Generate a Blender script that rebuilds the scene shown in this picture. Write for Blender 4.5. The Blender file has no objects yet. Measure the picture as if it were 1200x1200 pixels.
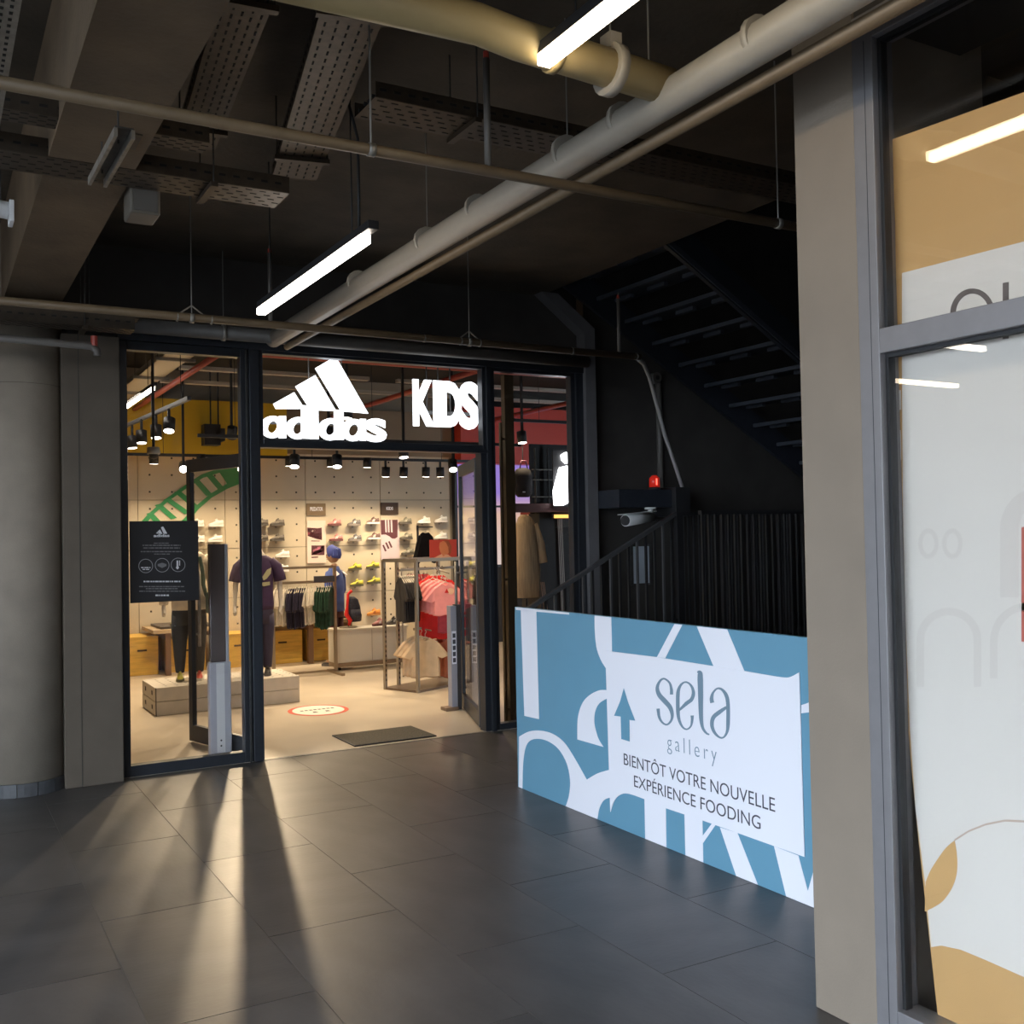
import bpy, bmesh, math, random
from mathutils import Vector, Matrix
random.seed(7)
S = bpy.context.scene
COL = S.collection

# ------------------------------------------------------------------ camera
CAM_H, FPX = 1.6, 1200.0
yaw, pitch, roll = math.radians(29.776), math.radians(1.214), math.radians(-1.0936)
_f = Vector((math.sin(yaw)*math.cos(pitch), math.cos(yaw)*math.cos(pitch), math.sin(pitch)))
_r = Vector((math.cos(yaw), -math.sin(yaw), 0)); _u = _r.cross(_f)
RT = math.cos(roll)*_r + math.sin(roll)*_u
UP = -math.sin(roll)*_r + math.cos(roll)*_u
FW = _f
cam_d = bpy.data.cameras.new('camera'); cam_d.sensor_width = 36.0; cam_d.sensor_fit = 'HORIZONTAL'
cam_d.lens = 36.0*FPX/1200.0; cam_d.clip_start = 0.05; cam_d.clip_end = 300
cam = bpy.data.objects.new('camera', cam_d); COL.objects.link(cam)
cam.matrix_world = Matrix(((RT.x, UP.x, -FW.x, 0), (RT.y, UP.y, -FW.y, 0), (RT.z, UP.z, -FW.z, CAM_H), (0, 0, 0, 1)))
S.camera = cam

def at(px, py, ax, v):
    """survey helper: the point of the plane ax=v that the photograph shows at pixel px,py"""
    d = FW + RT*((px-600)/FPX) - UP*((py-600)/FPX)
    o = Vector((0, 0, CAM_H)); i = 'XYZ'.index(ax)
    return o + d*((v-o[i])/d[i])

# ------------------------------------------------------------------ world, exposure
w = bpy.data.worlds.new('overcast_sky'); S.world = w; w.use_nodes = True
bg = w.node_tree.nodes['Background']; bg.inputs[0].default_value = (0.74, 0.86, 1.0, 1); bg.inputs[1].default_value = 8.6
S.view_settings.view_transform = 'Standard'; S.view_settings.look = 'None'
S.view_settings.gamma = 1.0; S.view_settings.use_curve_mapping = False
S.view_settings.exposure = 0.0
LED_STRENGTH = 17.0
SPOT_W = 108.0

# ------------------------------------------------------------------ materials
MATS = {}
def mat(name, col, rough=0.6, metal=0.0, noise=0.0, nscale=8.0, bump=0.0, bscale=60.0, emit=None, estr=0.0, spec=0.5, stretch=None):
    if name in MATS: return MATS[name]
    m = bpy.data.materials.new(name); m.use_nodes = True
    nt = m.node_tree; b = nt.nodes['Principled BSDF']
    b.inputs['Roughness'].default_value = rough; b.inputs['Metallic'].default_value = metal
    b.inputs['Specular IOR Level'].default_value = spec
    c = (*col, 1)
    tc = nt.nodes.new('ShaderNodeTexCoord')
    src = tc.outputs['Object']
    if stretch:
        mp = nt.nodes.new('ShaderNodeMapping'); mp.inputs['Scale'].default_value = stretch
        nt.links.new(src, mp.inputs[0]); src = mp.outputs[0]
    if noise > 0:
        n = nt.nodes.new('ShaderNodeTexNoise'); n.inputs['Scale'].default_value = nscale; n.inputs['Detail'].default_value = 6
        nt.links.new(src, n.inputs['Vector'])
        rp = nt.nodes.new('ShaderNodeMapRange'); rp.inputs[1].default_value = 0.25; rp.inputs[2].default_value = 0.75
        rp.inputs[3].default_value = 1-noise; rp.inputs[4].default_value = 1+noise
        nt.links.new(n.outputs[0], rp.inputs[0])
        mx = nt.nodes.new('ShaderNodeMix'); mx.data_type = 'RGBA'; mx.blend_type = 'MULTIPLY'; mx.inputs[0].default_value = 1
        mx.inputs[6].default_value = c; nt.links.new(rp.outputs[0], mx.inputs[7])
        nt.links.new(mx.outputs[2], b.inputs['Base Color'])
    else:
        b.inputs['Base Color'].default_value = c
    if bump > 0:
        n2 = nt.nodes.new('ShaderNodeTexNoise'); n2.inputs['Scale'].default_value = bscale; n2.inputs['Detail'].default_value = 4
        nt.links.new(src, n2.inputs['Vector'])
        bp = nt.nodes.new('ShaderNodeBump'); bp.inputs['Strength'].default_value = bump; bp.inputs['Distance'].default_value = 0.01
        nt.links.new(n2.outputs[0], bp.inputs['Height']); nt.links.new(bp.outputs[0], b.inputs['Normal'])
    if emit:
        b.inputs['Emission Color'].default_value = (*emit, 1); b.inputs['Emission Strength'].default_value = estr
    MATS[name] = m
    return m

def glass(name, tint=(1, 1, 1), base=0.05, gloss_rough=0.0):
    m = bpy.data.materials.new(name); m.use_nodes = True; nt = m.node_tree
    for n in list(nt.nodes): nt.nodes.remove(n)
    out = nt.nodes.new('ShaderNodeOutputMaterial'); mix = nt.nodes.new('ShaderNodeMixShader')
    tr = nt.nodes.new('ShaderNodeBsdfTransparent'); tr.inputs[0].default_value = (*tint, 1)
    gl = nt.nodes.new('ShaderNodeBsdfGlossy'); gl.inputs['Roughness'].default_value = gloss_rough
    lw = nt.nodes.new('ShaderNodeLayerWeight'); lw.inputs[0].default_value = 0.5
    pw = nt.nodes.new('ShaderNodeMath'); pw.operation = 'POWER'; pw.inputs[1].default_value = 5
    ma = nt.nodes.new('ShaderNodeMath'); ma.operation = 'MULTIPLY_ADD'; ma.inputs[1].default_value = 1-base; ma.inputs[2].default_value = base
    nt.links.new(lw.outputs['Facing'], pw.inputs[0]); nt.links.new(pw.outputs[0], ma.inputs[0])
    nt.links.new(ma.outputs[0], mix.inputs[0]); nt.links.new(tr.outputs[0], mix.inputs[1]); nt.links.new(gl.outputs[0], mix.inputs[2])
    nt.links.new(mix.outputs[0], out.inputs[0]); MATS[name] = m
    return m

def emitter(name, col, strength):
    m = bpy.data.materials.new(name); m.use_nodes = True; nt = m.node_tree
    for n in list(nt.nodes): nt.nodes.remove(n)
    out = nt.nodes.new('ShaderNodeOutputMaterial'); e = nt.nodes.new('ShaderNodeEmission')
    e.inputs[0].default_value = (*col, 1); e.inputs[1].default_value = strength
    nt.links.new(e.outputs[0], out.inputs[0]); MATS[name] = m
    return m

CONC = mat('dark_concrete', (0.062, 0.048, 0.033), 0.85, noise=0.35, nscale=3, bump=0.3, bscale=30)
BEAMC = mat('brown_concrete', (0.112, 0.075, 0.042), 0.85, noise=0.25, nscale=4, bump=0.3, bscale=40)
COLM = mat('grey_render', (0.25, 0.208, 0.163), 0.8, noise=0.12, nscale=6, bump=0.15, bscale=120)
PILM = mat('grey_brown_paint', (0.098, 0.077, 0.056), 0.75, noise=0.1, nscale=6, bump=0.12, bscale=120)
SKIRT = mat('skirting_tile', (0.065, 0.066, 0.07), 0.45, noise=0.2, nscale=20)
TILE = mat('slate_tile', (0.060, 0.055, 0.054), 0.37, noise=0.35, nscale=2.2, bump=0.05, bscale=25, stretch=(1, 2.2, 1))
TILE2 = mat('slate_tile_b', (0.067, 0.061, 0.059), 0.39, noise=0.35, nscale=2.4, bump=0.05, bscale=25, stretch=(2, 1, 1))
GROUT = mat('grout', (0.16, 0.15, 0.14), 0.8)
STFLOOR = mat('polished_beige_concrete', (0.58, 0.50, 0.40), 0.32, noise=0.12, nscale=1.6)
STWALL = mat('cream_panel', (0.62, 0.54, 0.41), 0.7, noise=0.05, nscale=3)
SEAM = mat('panel_gap', (0.30, 0.26, 0.2), 0.8)
DARKHOLE = mat('peg_hole', (0.03, 0.027, 0.02), 0.8)
DARKWALL = mat('dark_wall', (0.045, 0.04, 0.036), 0.85, noise=0.2, nscale=4)
BLACKWALL = mat('black_ceiling', (0.02, 0.018, 0.016), 0.9)
FRAME = mat('anthracite_aluminium', (0.028, 0.031, 0.038), 0.38, metal=0.3, noise=0.08, nscale=30)
FRAME2 = mat('grey_aluminium', (0.20, 0.19, 0.195), 0.42, metal=0.25, noise=0.05, nscale=20)
GASKET = mat('gasket', (0.015, 0.015, 0.016), 0.6)
GLASS = glass('shop_glass', (0.985, 0.985, 0.985), 0.03)
GLASS2 = glass('glazing_glass', (0.985, 0.985, 0.985), 0.06)
STEEL = mat('galvanised_steel', (0.27, 0.25, 0.22), 0.45, metal=0.6, noise=0.3, nscale=25)
STEELD = mat('dark_steel', (0.07, 0.068, 0.066), 0.5, metal=0.5, noise=0.3, nscale=20)
SLOT = mat('tray_slot', (0.006, 0.006, 0.006), 0.9)
PVC = mat('white_pvc', (0.31, 0.28, 0.235), 0.45, noise=0.06, nscale=10)
PIPEB = mat('beige_painted_pipe', (0.145, 0.10, 0.056), 0.5, noise=0.12, nscale=15)
PIPEG = mat('grey_pipe', (0.11, 0.10, 0.09), 0.5, noise=0.1, nscale=15)
PIPER = mat('red_sprinkler_pipe', (0.33, 0.045, 0.03), 0.4, noise=0.1, nscale=15)
WIRE = mat('black_wire', (0.02, 0.02, 0.02), 0.6)
WIREG = mat('steel_wire', (0.3, 0.29, 0.27), 0.4, metal=0.6)
LEDW = emitter('led_warm', (1.0, 0.84, 0.60), LED_STRENGTH)
LEDN = emitter('led_neutral', (1.0, 0.90, 0.78), LED_STRENGTH)
SIGNW = emitter('sign_white', (0.93, 0.96, 1.0), 2.6)
BLACKP = mat('black_powdercoat', (0.018, 0.018, 0.02), 0.45)
LENS = emitter('spot_lens', (1.0, 0.93, 0.82), 10.0)
WHITEP = mat('white_plastic', (0.72, 0.72, 0.72), 0.4)
WOOD = mat('pine_plywood', (0.70, 0.44, 0.09), 0.55, noise=0.18, nscale=5, stretch=(1, 8, 8))
WOODT = mat('bench_top', (0.46, 0.34, 0.2), 0.5, noise=0.15, nscale=6)
BENCHF = mat('bench_frame', (0.16, 0.09, 0.055), 0.5)
BLUE = mat('banner_blue', (0.125, 0.295, 0.415), 0.5, noise=0.03, nscale=4)
BWHITE = mat('banner_white', (0.80, 0.80, 0.86), 0.5)
INK = mat('banner_ink', (0.055, 0.055, 0.075), 0.6)
SLATEINK = mat('banner_slate_ink', (0.17, 0.25, 0.32), 0.6)
CARDBACK = mat('banner_edge', (0.2, 0.3, 0.36), 0.6)

# ------------------------------------------------------------------ mesh builder
class MB:
    def __init__(s): s.v = []; s.f = []
    def add(s, vs, fs):
        o = len(s.v); s.v += [tuple(p) for p in vs]; s.f += [tuple(i+o for i in f) for f in fs]; return s
    def box(s, x0, x1, y0, y1, z0, z1):
        return s.add([(x0,y0,z0),(x1,y0,z0),(x1,y1,z0),(x0,y1,z0),(x0,y0,z1),(x1,y0,z1),(x1,y1,z1),(x0,y1,z1)],
                     [(0,3,2,1),(4,5,6,7),(0,1,5,4),(1,2,6,5),(2,3,7,6),(3,0,4,7)])
    def obox(s, c, u, v, n):
        """box from centre and three half-axis vectors"""
        c, u, v, n = map(Vector, (c, u, v, n)); P = []
        for k in (-1, 1):
            for a, b in ((-1,-1),(1,-1),(1,1),(-1,1)): P.append(c+u*a+v*b+n*k)
        return s.add(P, [(0,3,2,1),(4,5,6,7),(0,1,5,4),(1,2,6,5),(2,3,7,6),(3,0,4,7)])
    def bar(s, p, q, wd, ht, up=(0,0,1)):
        p, q = Vector(p), Vector(q); d = q-p; L = d.length; d.normalize()
        up = Vector(up)
        if abs(d.dot(up)) > .98: up = Vector((0, 1, 0))
        sd = d.cross(up).normalized(); u2 = sd.cross(d)
        return s.obox((p+q)/2, d*(L/2), sd*(wd/2), u2*(ht/2))
    def loft(s, rings, cap=True):
        n = len(rings[0]); o = len(s.v)
        for r in rings: s.v += [tuple(p) for p in r]
        for i in range(len(rings)-1):
            for j in range(n):
                k = (j+1) % n; a = o+i*n
                s.f.append((a+j, a+k, a+n+k, a+n+j))
        if cap:
            s.f.append(tuple(o+j for j in reversed(range(n)))); e = o+(len(rings)-1)*n
            s.f.append(tuple(e+j for j in range(n)))
        return s
    def tube(s, pts, r, n=8, cap=True):
        pts = [Vector(p) for p in pts]; R = r if isinstance(r, (list, tuple)) else [r]*len(pts); rings = []
        up = None
        for i, p in enumerate(pts):
            d = (pts[min(i+1, len(pts)-1)]-pts[max(i-1, 0)]).normalized()
            if up is None:
                up = Vector((0,0,1)) if abs(d.z) < .9 else Vector((0,1,0))
            a = d.cross(up).normalized(); b = a.cross(d).normalized(); up = b
            rings.append([p+a*(R[i]*math.cos(t*2*math.pi/n))+b*(R[i]*math.sin(t*2*math.pi/n)) for t in range(n)])
        return s.loft([list(reversed(x)) for x in rings], cap)
    def cyl(s, p, q, r, n=12, r2=None): return s.tube([p, q], [r, r if r2 is None else r2], n)
    def ell(s, c, rx, ry, z, n=12): return [Vector((c[0]+rx*math.cos(t*2*math.pi/n), c[1]+ry*math.sin(t*2*math.pi/n), z)) for t in range(n)]
    def prism(s, pts, vec):
        pts = [Vector(p) for p in pts]; vec = Vector(vec); n = len(pts)
        return s.add(pts+[p+vec for p in pts], [tuple(range(n)), tuple(reversed(range(n, 2*n)))]+[((i+1) % n, i, n+i, n+(i+1) % n) for i in range(n)])
    def sphere(s, c, r, nu=10, nv=6, sc=(1,1,1)):
        c = Vector(c); rings = []
        for i in range(1, nv):
            t = math.pi*i/nv
            rings.append([c+Vector((sc[0]*r*math.sin(t)*math.cos(2*math.pi*j/nu), sc[1]*r*math.sin(t)*math.sin(2*math.pi*j/nu), -sc[2]*r*math.cos(t))) for j in range(nu)])
        return s.loft(rings)
    def mesh(s, name, m, smooth=False):
        me = bpy.data.meshes.new(name); me.from_pydata(s.v, [], s.f)
        bm = bmesh.new(); bm.from_mesh(me); bmesh.ops.recalc_face_normals(bm, faces=bm.faces); bm.to_mesh(me); bm.free()
        me.materials.append(m)
        if smooth:
            for p in me.polygons: p.use_smooth = len(p.vertices) <= 4
        return me
    def build(s, name, m, parent=None, smooth=False, bevel=0.0, local=False):
        o = bpy.data.objects.new(name, s.mesh(name, m, smooth)); COL.objects.link(o)
        if parent is not None:
            o.parent = parent
            if not local:
                q = parent; t = Vector((0,0,0))
                while q is not None: t += q.location; q = q.parent
                o.location = -t
        if bevel:
            bv = o.modifiers.new('bevel', 'BEVEL'); bv.width = bevel; bv.segments = 2; bv.limit_method = 'ANGLE'
        return o

def tag(o, label=None, cat=None, group=None, kind=None):
    if label: o['label'] = label
    if cat: o['category'] = cat
    if group: o['group'] = group
    if kind: o['kind'] = kind
    return o
def thing(name, label, cat, loc=(0,0,0), group=None, rz=0.0):
    o = bpy.data.objects.new(name, None); COL.objects.link(o); o.location = loc; o.rotation_euler = (0,0,rz); o.empty_display_size = .1
    return tag(o, label, cat, group)
def struct(name, mb, m, label=None, parent=None, **k):
    o = mb.build(name, m, parent, **k); 
    if parent is None: o['kind'] = 'structure'
    if label: o['label'] = label
    return o
def dup(src, loc, rz=None, label=None, group=None):
    r = src.copy(); COL.objects.link(r); r.location = loc
    if rz is not None: r.rotation_euler = (0, 0, rz)
    if label: r['label'] = label
    if group: r['group'] = group
    for ch in list(src.children):
        c = ch.copy(); COL.objects.link(c); c.parent = r
        for g in list(ch.children):
            d = g.copy(); COL.objects.link(d); d.parent = c
    return r
def text_mesh(txt, m, w_, h_, depth=0.004, offset=0.0, spacing=1.0):
    """flat lettering fitted to a w x h box, lower left corner at the origin, local XY"""
    cu = bpy.data.curves.new('text', 'FONT'); cu.body = txt; cu.extrude = 0.02; cu.offset = offset; cu.resolution_u = 4
    cu.space_character = spacing
    ob = bpy.data.objects.new('text_tmp', cu); COL.objects.link(ob)
    dg = bpy.context.evaluated_depsgraph_get()
    me = bpy.data.meshes.new_from_object(ob.evaluated_get(dg))
    bpy.data.objects.remove(ob); bpy.data.curves.remove(cu)
    xs = [v.co.x for v in me.vertices]; ys = [v.co.y for v in me.vertices]
    sx = w_/(max(xs)-min(xs)); sy = h_/(max(ys)-min(ys)) if h_ else sx
    x0, y0 = min(xs), min(ys)
    for v in me.vertices:
        v.co = ((v.co.x-x0)*sx, (v.co.y-y0)*sy, v.co.z/0.02*depth/2+depth/2)
    me.materials.clear(); me.materials.append(m)
    return me
FACE_Y = (math.pi/2, 0, 0)              # print facing -Y, read along +X
FACE_X = (math.pi/2, 0, -math.pi/2)     # print facing -X, read along -Y
def place_text(name, txt, m, loc, rot, w_, h_, parent, depth=0.004, offset=0.0, spacing=1.0):
    o = bpy.data.objects.new(name, text_mesh(txt, m, w_, h_, depth, offset, spacing)); COL.objects.link(o)
    o.rotation_euler = rot; o.parent = parent
    t = Vector((0,0,0)); q = parent
    while q is not None: t += q.location; q = q.parent
    o.location = Vector(loc)-t
    return o

# ================================================================== SETTING
YS = 7.35           # shopfront plane
YB = 13.3           # back wall of the sports store
CZ = 3.63           # soffit of the concourse slab
XG = 2.60           # glazing of the shop on the right
XB = 3.235          # banner board

# --- concourse floor: bed plus single tiles, half-bond
fl = struct('floor', MB().box(-3.3, 9.6, -5, YS-.01, -.12, -.0015), GROUT, 'dark slate tiled concourse floor')
tw, tl, gap = .5575, 1.115, .0022
protos = {}
def tile(x0, x1, y0, y1):
    x0, x1 = max(x0, -3.3), min(x1, 9.6); y0, y1 = max(y0, -5), min(y1, YS-.012)
    if x1-x0 < .02 or y1-y0 < .02: return
    k = (round(x1-x0, 3), round(y1-y0, 3), random.random() < .5)
    if k not in protos:
        a, b = k[0]/2-gap, k[1]/2-gap
        protos[k] = MB().box(-a, a, -b, b, -.006, 0).mesh('floor_tile', TILE2 if k[2] else TILE)
    o = bpy.data.objects.new('floor_tile', protos[k]); COL.objects.link(o); o.parent = fl
    o.location = ((x0+x1)/2, (y0+y1)/2, 0)
nx0 = -7
for i in range(nx0, 10):
    x0 = .0675+tw*i
    oy = 4.10 if i % 2 == 0 else 4.645
    for j in range(-6, 4):
        y0 = oy+tl*j
        if y0 > YS or y0+tl < -2.6: continue
        if x0 > 3.5 and y0+tl < 2.9: continue
        tile(x0, x0+tw, y0, y0+tl)
sf = struct('floor_store', MB().box(-.5, 11, YS-.01, 15, -.12, 0.0), STFLOOR, 'pale beige polished concrete floor of the store')
struct('trim_1', MB().box(2.1, 3.95, YS-.012, YS+.02, 0, .004), STEEL, 'thin metal threshold strip in the store doorway')
struct('ground_outside', MB().box(-60, -3.3, -40, 60, -.15, -.05), mat('grey_paving', (.13, .125, .12), .8, noise=.1), 'grey paving outside the open side')

# --- ceiling slab and upper void
struct('ceiling', MB().box(-3.3, 4.57, -5, 7.5, CZ, CZ+.3), CONC, 'dark concrete ceiling slab')
struct('ceiling_store', MB().box(-.5, 11, 7.5, 15, 3.75, 4.0), BLACKWALL, 'black painted store ceiling')
struct('ceiling_stair', MB().box(4.57, 9.6, 2.5, 7.5, 6.8, 7.0), BLACKWALL)
struct('ceiling_shop', MB().box(4.57, 9.6, -5, 2.5, CZ, CZ+.3), CONC)
struct('trim_2', MB().box(.42, .743, -5, 7.5, 3.1, CZ), BEAMC, 'brown concrete ceiling beam running to the round column')
struct('trim_3', MB().box(-3.3, -3.0, -5, 7.4, 3.3, CZ), BEAMC, 'edge beam over the open side')
# --- walls
struct('wall_header', MB().box(-.5, 4.93, 7.42, 7.55, 3.0, 3.76), DARKWALL, 'dark wall above the shopfront')
struct('wall_stair', MB().box(5.02, 9.6, 7.45, 7.6, -.1, 6.8), DARKWALL, 'dark wall behind the staircase')
struct('wall_stair_side', MB().box(9.6, 9.75, 2.5, 7.6, -.1, 6.8), DARKWALL)
struct('wall_void', MB().box(4.57, 4.87, 2.5, 7.5, CZ+.3, 6.8), BLACKWALL)
struct('wall_void_front', MB().box(4.87, 9.6, 2.5, 2.65, CZ, 6.8), BLACKWALL)
struct('wall_void_rear', MB().box(4.57, 5.02, 7.5, 7.6, 3.76, 6.8), BLACKWALL)
struct('wall_party', MB().box(3.3, 9.6, 2.9, 3.0, 0, CZ), DARKWALL, 'wall between the shop on the right and the stair')
struct('wall_behind', MB().box(-3.3, 9.6, -5.2, -5, 0, CZ), COLM)
struct('wall_left', MB().box(-3.3, .28, 7.4, 7.55, 0, CZ), COLM, 'grey wall left of the round column')
struct('wall_sky_block', MB().box(-3.4, -3.2, 5.2, 7.4, 0, CZ), COLM, 'grey wall added out of view to keep sky out of the glazing reflection')  # added out of view so the right glazing mirrors wall instead of sky
struct('wall_store_left', MB().box(-.5, -.35, 7.55, 15, 0, 3.75), STWALL)
struct('wall_store_right', MB().box(10.85, 11, 7.6, 15, 0, 3.75), DARKWALL)
struct('wall_far', MB().box(-.5, 11, 14.85, 15, 0, 3.75), DARKWALL)
# pilaster and round column with tiled skirting
pil = struct('wall_pilaster', MB().box(.77, 1.132, 7.24, 7.6, 0, 2.97), PILM, 'flat grey pilaster beside the store window', bevel=.006)
struct('joint_groove', MB().box(.872, .876, 7.237, 7.25, 0, 2.97), DARKWALL, parent=pil)
cm = MB(); cm.loft([[Vector((.54+.255*math.cos(t*math.pi/24), 7.42+.255*math.sin(t*math.pi/24), z)) for t in range(48)] for z in (0, CZ)])
colm = struct('wall_column', cm, COLM, 'round grey rendered concrete column', smooth=True)
struct('render_joint', MB().loft([[Vector((.54+.2565*math.cos(t*math.pi/24), 7.42+.2565*math.sin(t*math.pi/24), z)) for t in range(48)] for z in (2.62, 2.623)]), PILM, parent=colm)
for k in range(14):
    a0 = math.pi+k*math.pi*2/14+.02; a1 = a0+math.pi*2/14-.02; m_ = MB(); r_ = []
    for q in range(4):
        a = a0+(a1-a0)*q/3
        r_.append([Vector((.54+rr*math.cos(a), 7.42+rr*math.sin(a), z)) for rr, z in ((.257, .001), (.268, .001), (.268, .085), (.257, .085))])
    m_.loft(r_); struct('skirting_tile', m_, SKIRT, parent=colm)

# --- store back wall with panels, seams, peg holes
wb = struct('wall_back', MB().box(1.2, 6.62, YB+.02, YB+.15, 0, 3.75), SEAM, 'cream display wall with peg holes')
px_ = [1.205, 2.275, 3.345, 4.42, 5.495, 6.58]
pz_ = [0, .84, 1.478, 2.105, 3.2]
for i in range(5):
    for j in range(4):
        struct('wall_panel', MB().box(px_[i]+.004, px_[i+1]-.004, YB, YB+.02, pz_[j]+.004, pz_[j+1]-.004), STWALL, parent=wb)
hm = MB()
xh = [4.025-.268*k for k in range(10, 0, -1)]+[4.025+.2675*k for k in range(10)]
for x in xh:
    for k in range(-8, 3):
        z = 2.207+.2125*k
        hm.box(x-.011, x+.011, YB-.002, YB, z-.011, z+.011)
ho = struct('peg_holes', hm, DARKHOLE, parent=wb); ho['kind'] = 'stuff'
# upper coloured fascias of the store walls
struct('trim_4', MB().box(1.2, 4.1, YB-.25, YB+.02, 2.66, 3.35), mat('yellow_fascia', (.72, .46, .02), .5), 'yellow fascia above the display wall', parent=None)
struct('trim_5', MB().box(4.1, 6.62, YB-.05, YB+.02, 2.72, 3.35), mat('brown_fascia', (.30, .22, .14), .6), 'brown fascia above the display wall')
struct('trim_6', MB().box(6.62, 10.8, 13.0, 13.2, 2.62, 3.45), mat('red_fascia', (.62, .05, .025), .5), 'red fascia above the far screens')

# ================================================================== SHOPFRONT
FH = 2.97
def window(name, x0, x1, z0, z1, label, fw=.045, y=YS, gl=GLASS):
    """fixed glazing: frame bars and a real pane"""
    o = bpy.data.objects.new(name, None); COL.objects.link(o); o.location = ((x0+x1)/2, y, z0)
    o['kind'] = 'structure'; o['label'] = label
    MB().box(x0, x0+fw, y, y+.08, z0, z1).build('stile', FRAME, o, bevel=.003)
    MB().box(x1-fw, x1, y, y+.08, z0, z1).build('stile', FRAME, o, bevel=.003)
    MB().box(x0+fw, x1-fw, y, y+.08, z1-fw, z1).build('head_rail', FRAME, o, bevel=.003)
    MB().box(x0+fw, x1-fw, y, y+.08, z0, z0+fw*1.25).build('sill_rail', FRAME, o, bevel=.003)
    MB().box(x0+fw, x1-fw, y+.036, y+.044, z0+fw*1.25, z1-fw).build('pane', gl, o)
    return o
window('window_1', 1.135, 2.03, 0, FH, 'tall fixed shop window beside the pilaster with black notice', fw=.06)
window('window_2', 2.105, 3.975, 2.288, FH+.01, 'wide transom window above the store entrance', fw=.03)
window('window_3', 4.02, 4.85, 0, FH+.01, 'narrow shop window right of the entrance', fw=.04)
struct('trim_7', MB().box(2.03, 2.105, YS-.02, YS+.1, 0, FH+.02), FRAME, 'dark post left of the store entrance', bevel=.004)
struct('trim_8', MB().box(3.975, 4.02, YS-.02, YS+.1, 0, FH+.02), FRAME, 'dark post right of the store entrance', bevel=.004)
struct('trim_15', MB().box(3.925, 3.975, YS+.0, YS+.1, 0, 2.262), FRAME, 'right door jamb of the entrance', bevel=.003)
struct('trim_9', MB().box(4.85, 4.925, YS-.02, YS+.1, 0, FH+.02), FRAME, 'dark end post of the shopfront', bevel=.004)
struct('trim_10', MB().box(2.0, 2.012, YS-.026, YS-.018, 0, FH), STEELD)
struct('trim_11', MB().box(1.135, 4.925, YS-.03, YS+.12, FH+.0, FH+.05), FRAME, 'dark head rail of the shopfront')
struct('trim_12', MB().box(2.105, 3.975, YS-.02, YS+.1, 2.262, 2.287), FRAME, 'door head under the illuminated sign')
# light grey steel post with raked head beside the stair wall
sp = MB(); sp.prism([(4.925, YS-.06, 0), (5.03, YS-.06, 0), (5.03, YS-.06, 3.36), (4.66, YS-.06, 3.63), (4.50, YS-.06, 3.63), (4.925, YS-.06, 3.31)], (0, .16, 0))
struct('trim_13', sp, mat('grey_steel_post', (.155, .15, .155), .5, metal=.2, noise=.1), 'light grey steel post with raked head')

def door_leaf(name, hinge, tip, label, handle_side=1):
    """glazed leaf from hinge to tip on plan"""
    h = Vector((*hinge, 0)); t = Vector((*tip, 0)); d = (t-h); L = d.length; d.normalize(); n = Vector((-d.y, d.x, 0))
    o = bpy.data.objects.new(name, None); COL.objects.link(o); o.location = h; o['kind'] = 'structure'; o['label'] = label
    H, fwid = 2.235, .06
    def slab(a, b, z0, z1, th, nm, m, par=o):
        return MB().obox(h+d*((a+b)/2)+Vector((0,0,(z0+z1)/2)), d*((b-a)/2), n*(th/2), Vector((0,0,(z1-z0)/2))).build(nm, m, par, bevel=.003 if m is FRAME else 0)
    slab(0, fwid, .012, H, .038, 'stile', FRAME); slab(L-fwid, L, .012, H, .038, 'stile', FRAME)
    slab(fwid, L-fwid, .012, .14, .038, 'bottom_rail', FRAME); slab(fwid, L-fwid, H-.1, H, .038, 'top_rail', FRAME)
    slab(fwid, L-fwid, .14, H-.1, .008, 'pane', GLASS)
    hb = MB()
    a = h+d*(L-.04)+n*(.06*handle_side)
    hb.cyl(a+Vector((0,0,.75)), a+Vector((0,0,1.35)), .013)
    for z in (.85, 1.25): hb.cyl(a+Vector((0,0,z)), a-n*(.04*handle_side)+Vector((0,0,z)), .009, 8)
    hb.build('pull_handle', STEEL, o, smooth=True)
    return o
door_leaf('door_1', (2.075, 7.47), (1.815, 8.36), 'left glass door leaf swung into the store', -1)
DT = at(543.7, 829, 'Z', 0)
door_leaf('door_2', (3.955, 7.48), (DT.x, DT.y), 'right glass door leaf swung into the store', 1)

# --- illuminated sign: three bars, lettering, KIDS
def z4(x, y): return at(300+x/7.5, 400+y/7.5, 'Y', 7.50)
sign = thing('illuminated_logo_sign', 'glowing white three-bar adidas logo sign above the entrance', 'sign', z4(590, 850))
SD = (0, .018, 0)
for pts in ([(155,548),(336,447),(428,592),(178,592)], [(350,394),(522,297),(706,612),(482,602)], [(524,235),(700,132),(988,634),(752,612)]):
    MB().prism([z4(*p) for p in pts], SD).build('bar', SIGNW, sign)
def ring(c, ro, ri, n=24, sy=1.0):
    m_ = MB(); R = []
    for i in range(n):
        a = 2*math.pi*i/n; ca, sa = math.cos(a), math.sin(a)
        o_, i_ = z4(c[0]+ro[0]*ca, c[1]+ro[1]*sa), z4(c[0]+ri[0]*ca*0.9-ri[0]*.25*sa, c[1]+ri[1]*sa)
        R.append([o_, o_+Vector(SD), i_+Vector(SD), i_])
    k = len(m_.v)
    for r in R: m_.v += [tuple(p) for p in r]
    for i in range(n):
        j = (i+1) % n
        for q in range(4):
            m_.f.append((k+4*i+q, k+4*i+(q+1) % 4, k+4*j+(q+1) % 4, k+4*j+q))
    return m_
def letter(nm, c, stem):
    m_ = ring(c, (108, 98), (46, 52))
    m_.prism([z4(*p) for p in stem], SD)
    return m_.build(nm, SIGNW, sign)
letter('letter_a', (148, 752), [(205,655),(264,655),(268,850),(205,850)])
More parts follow.
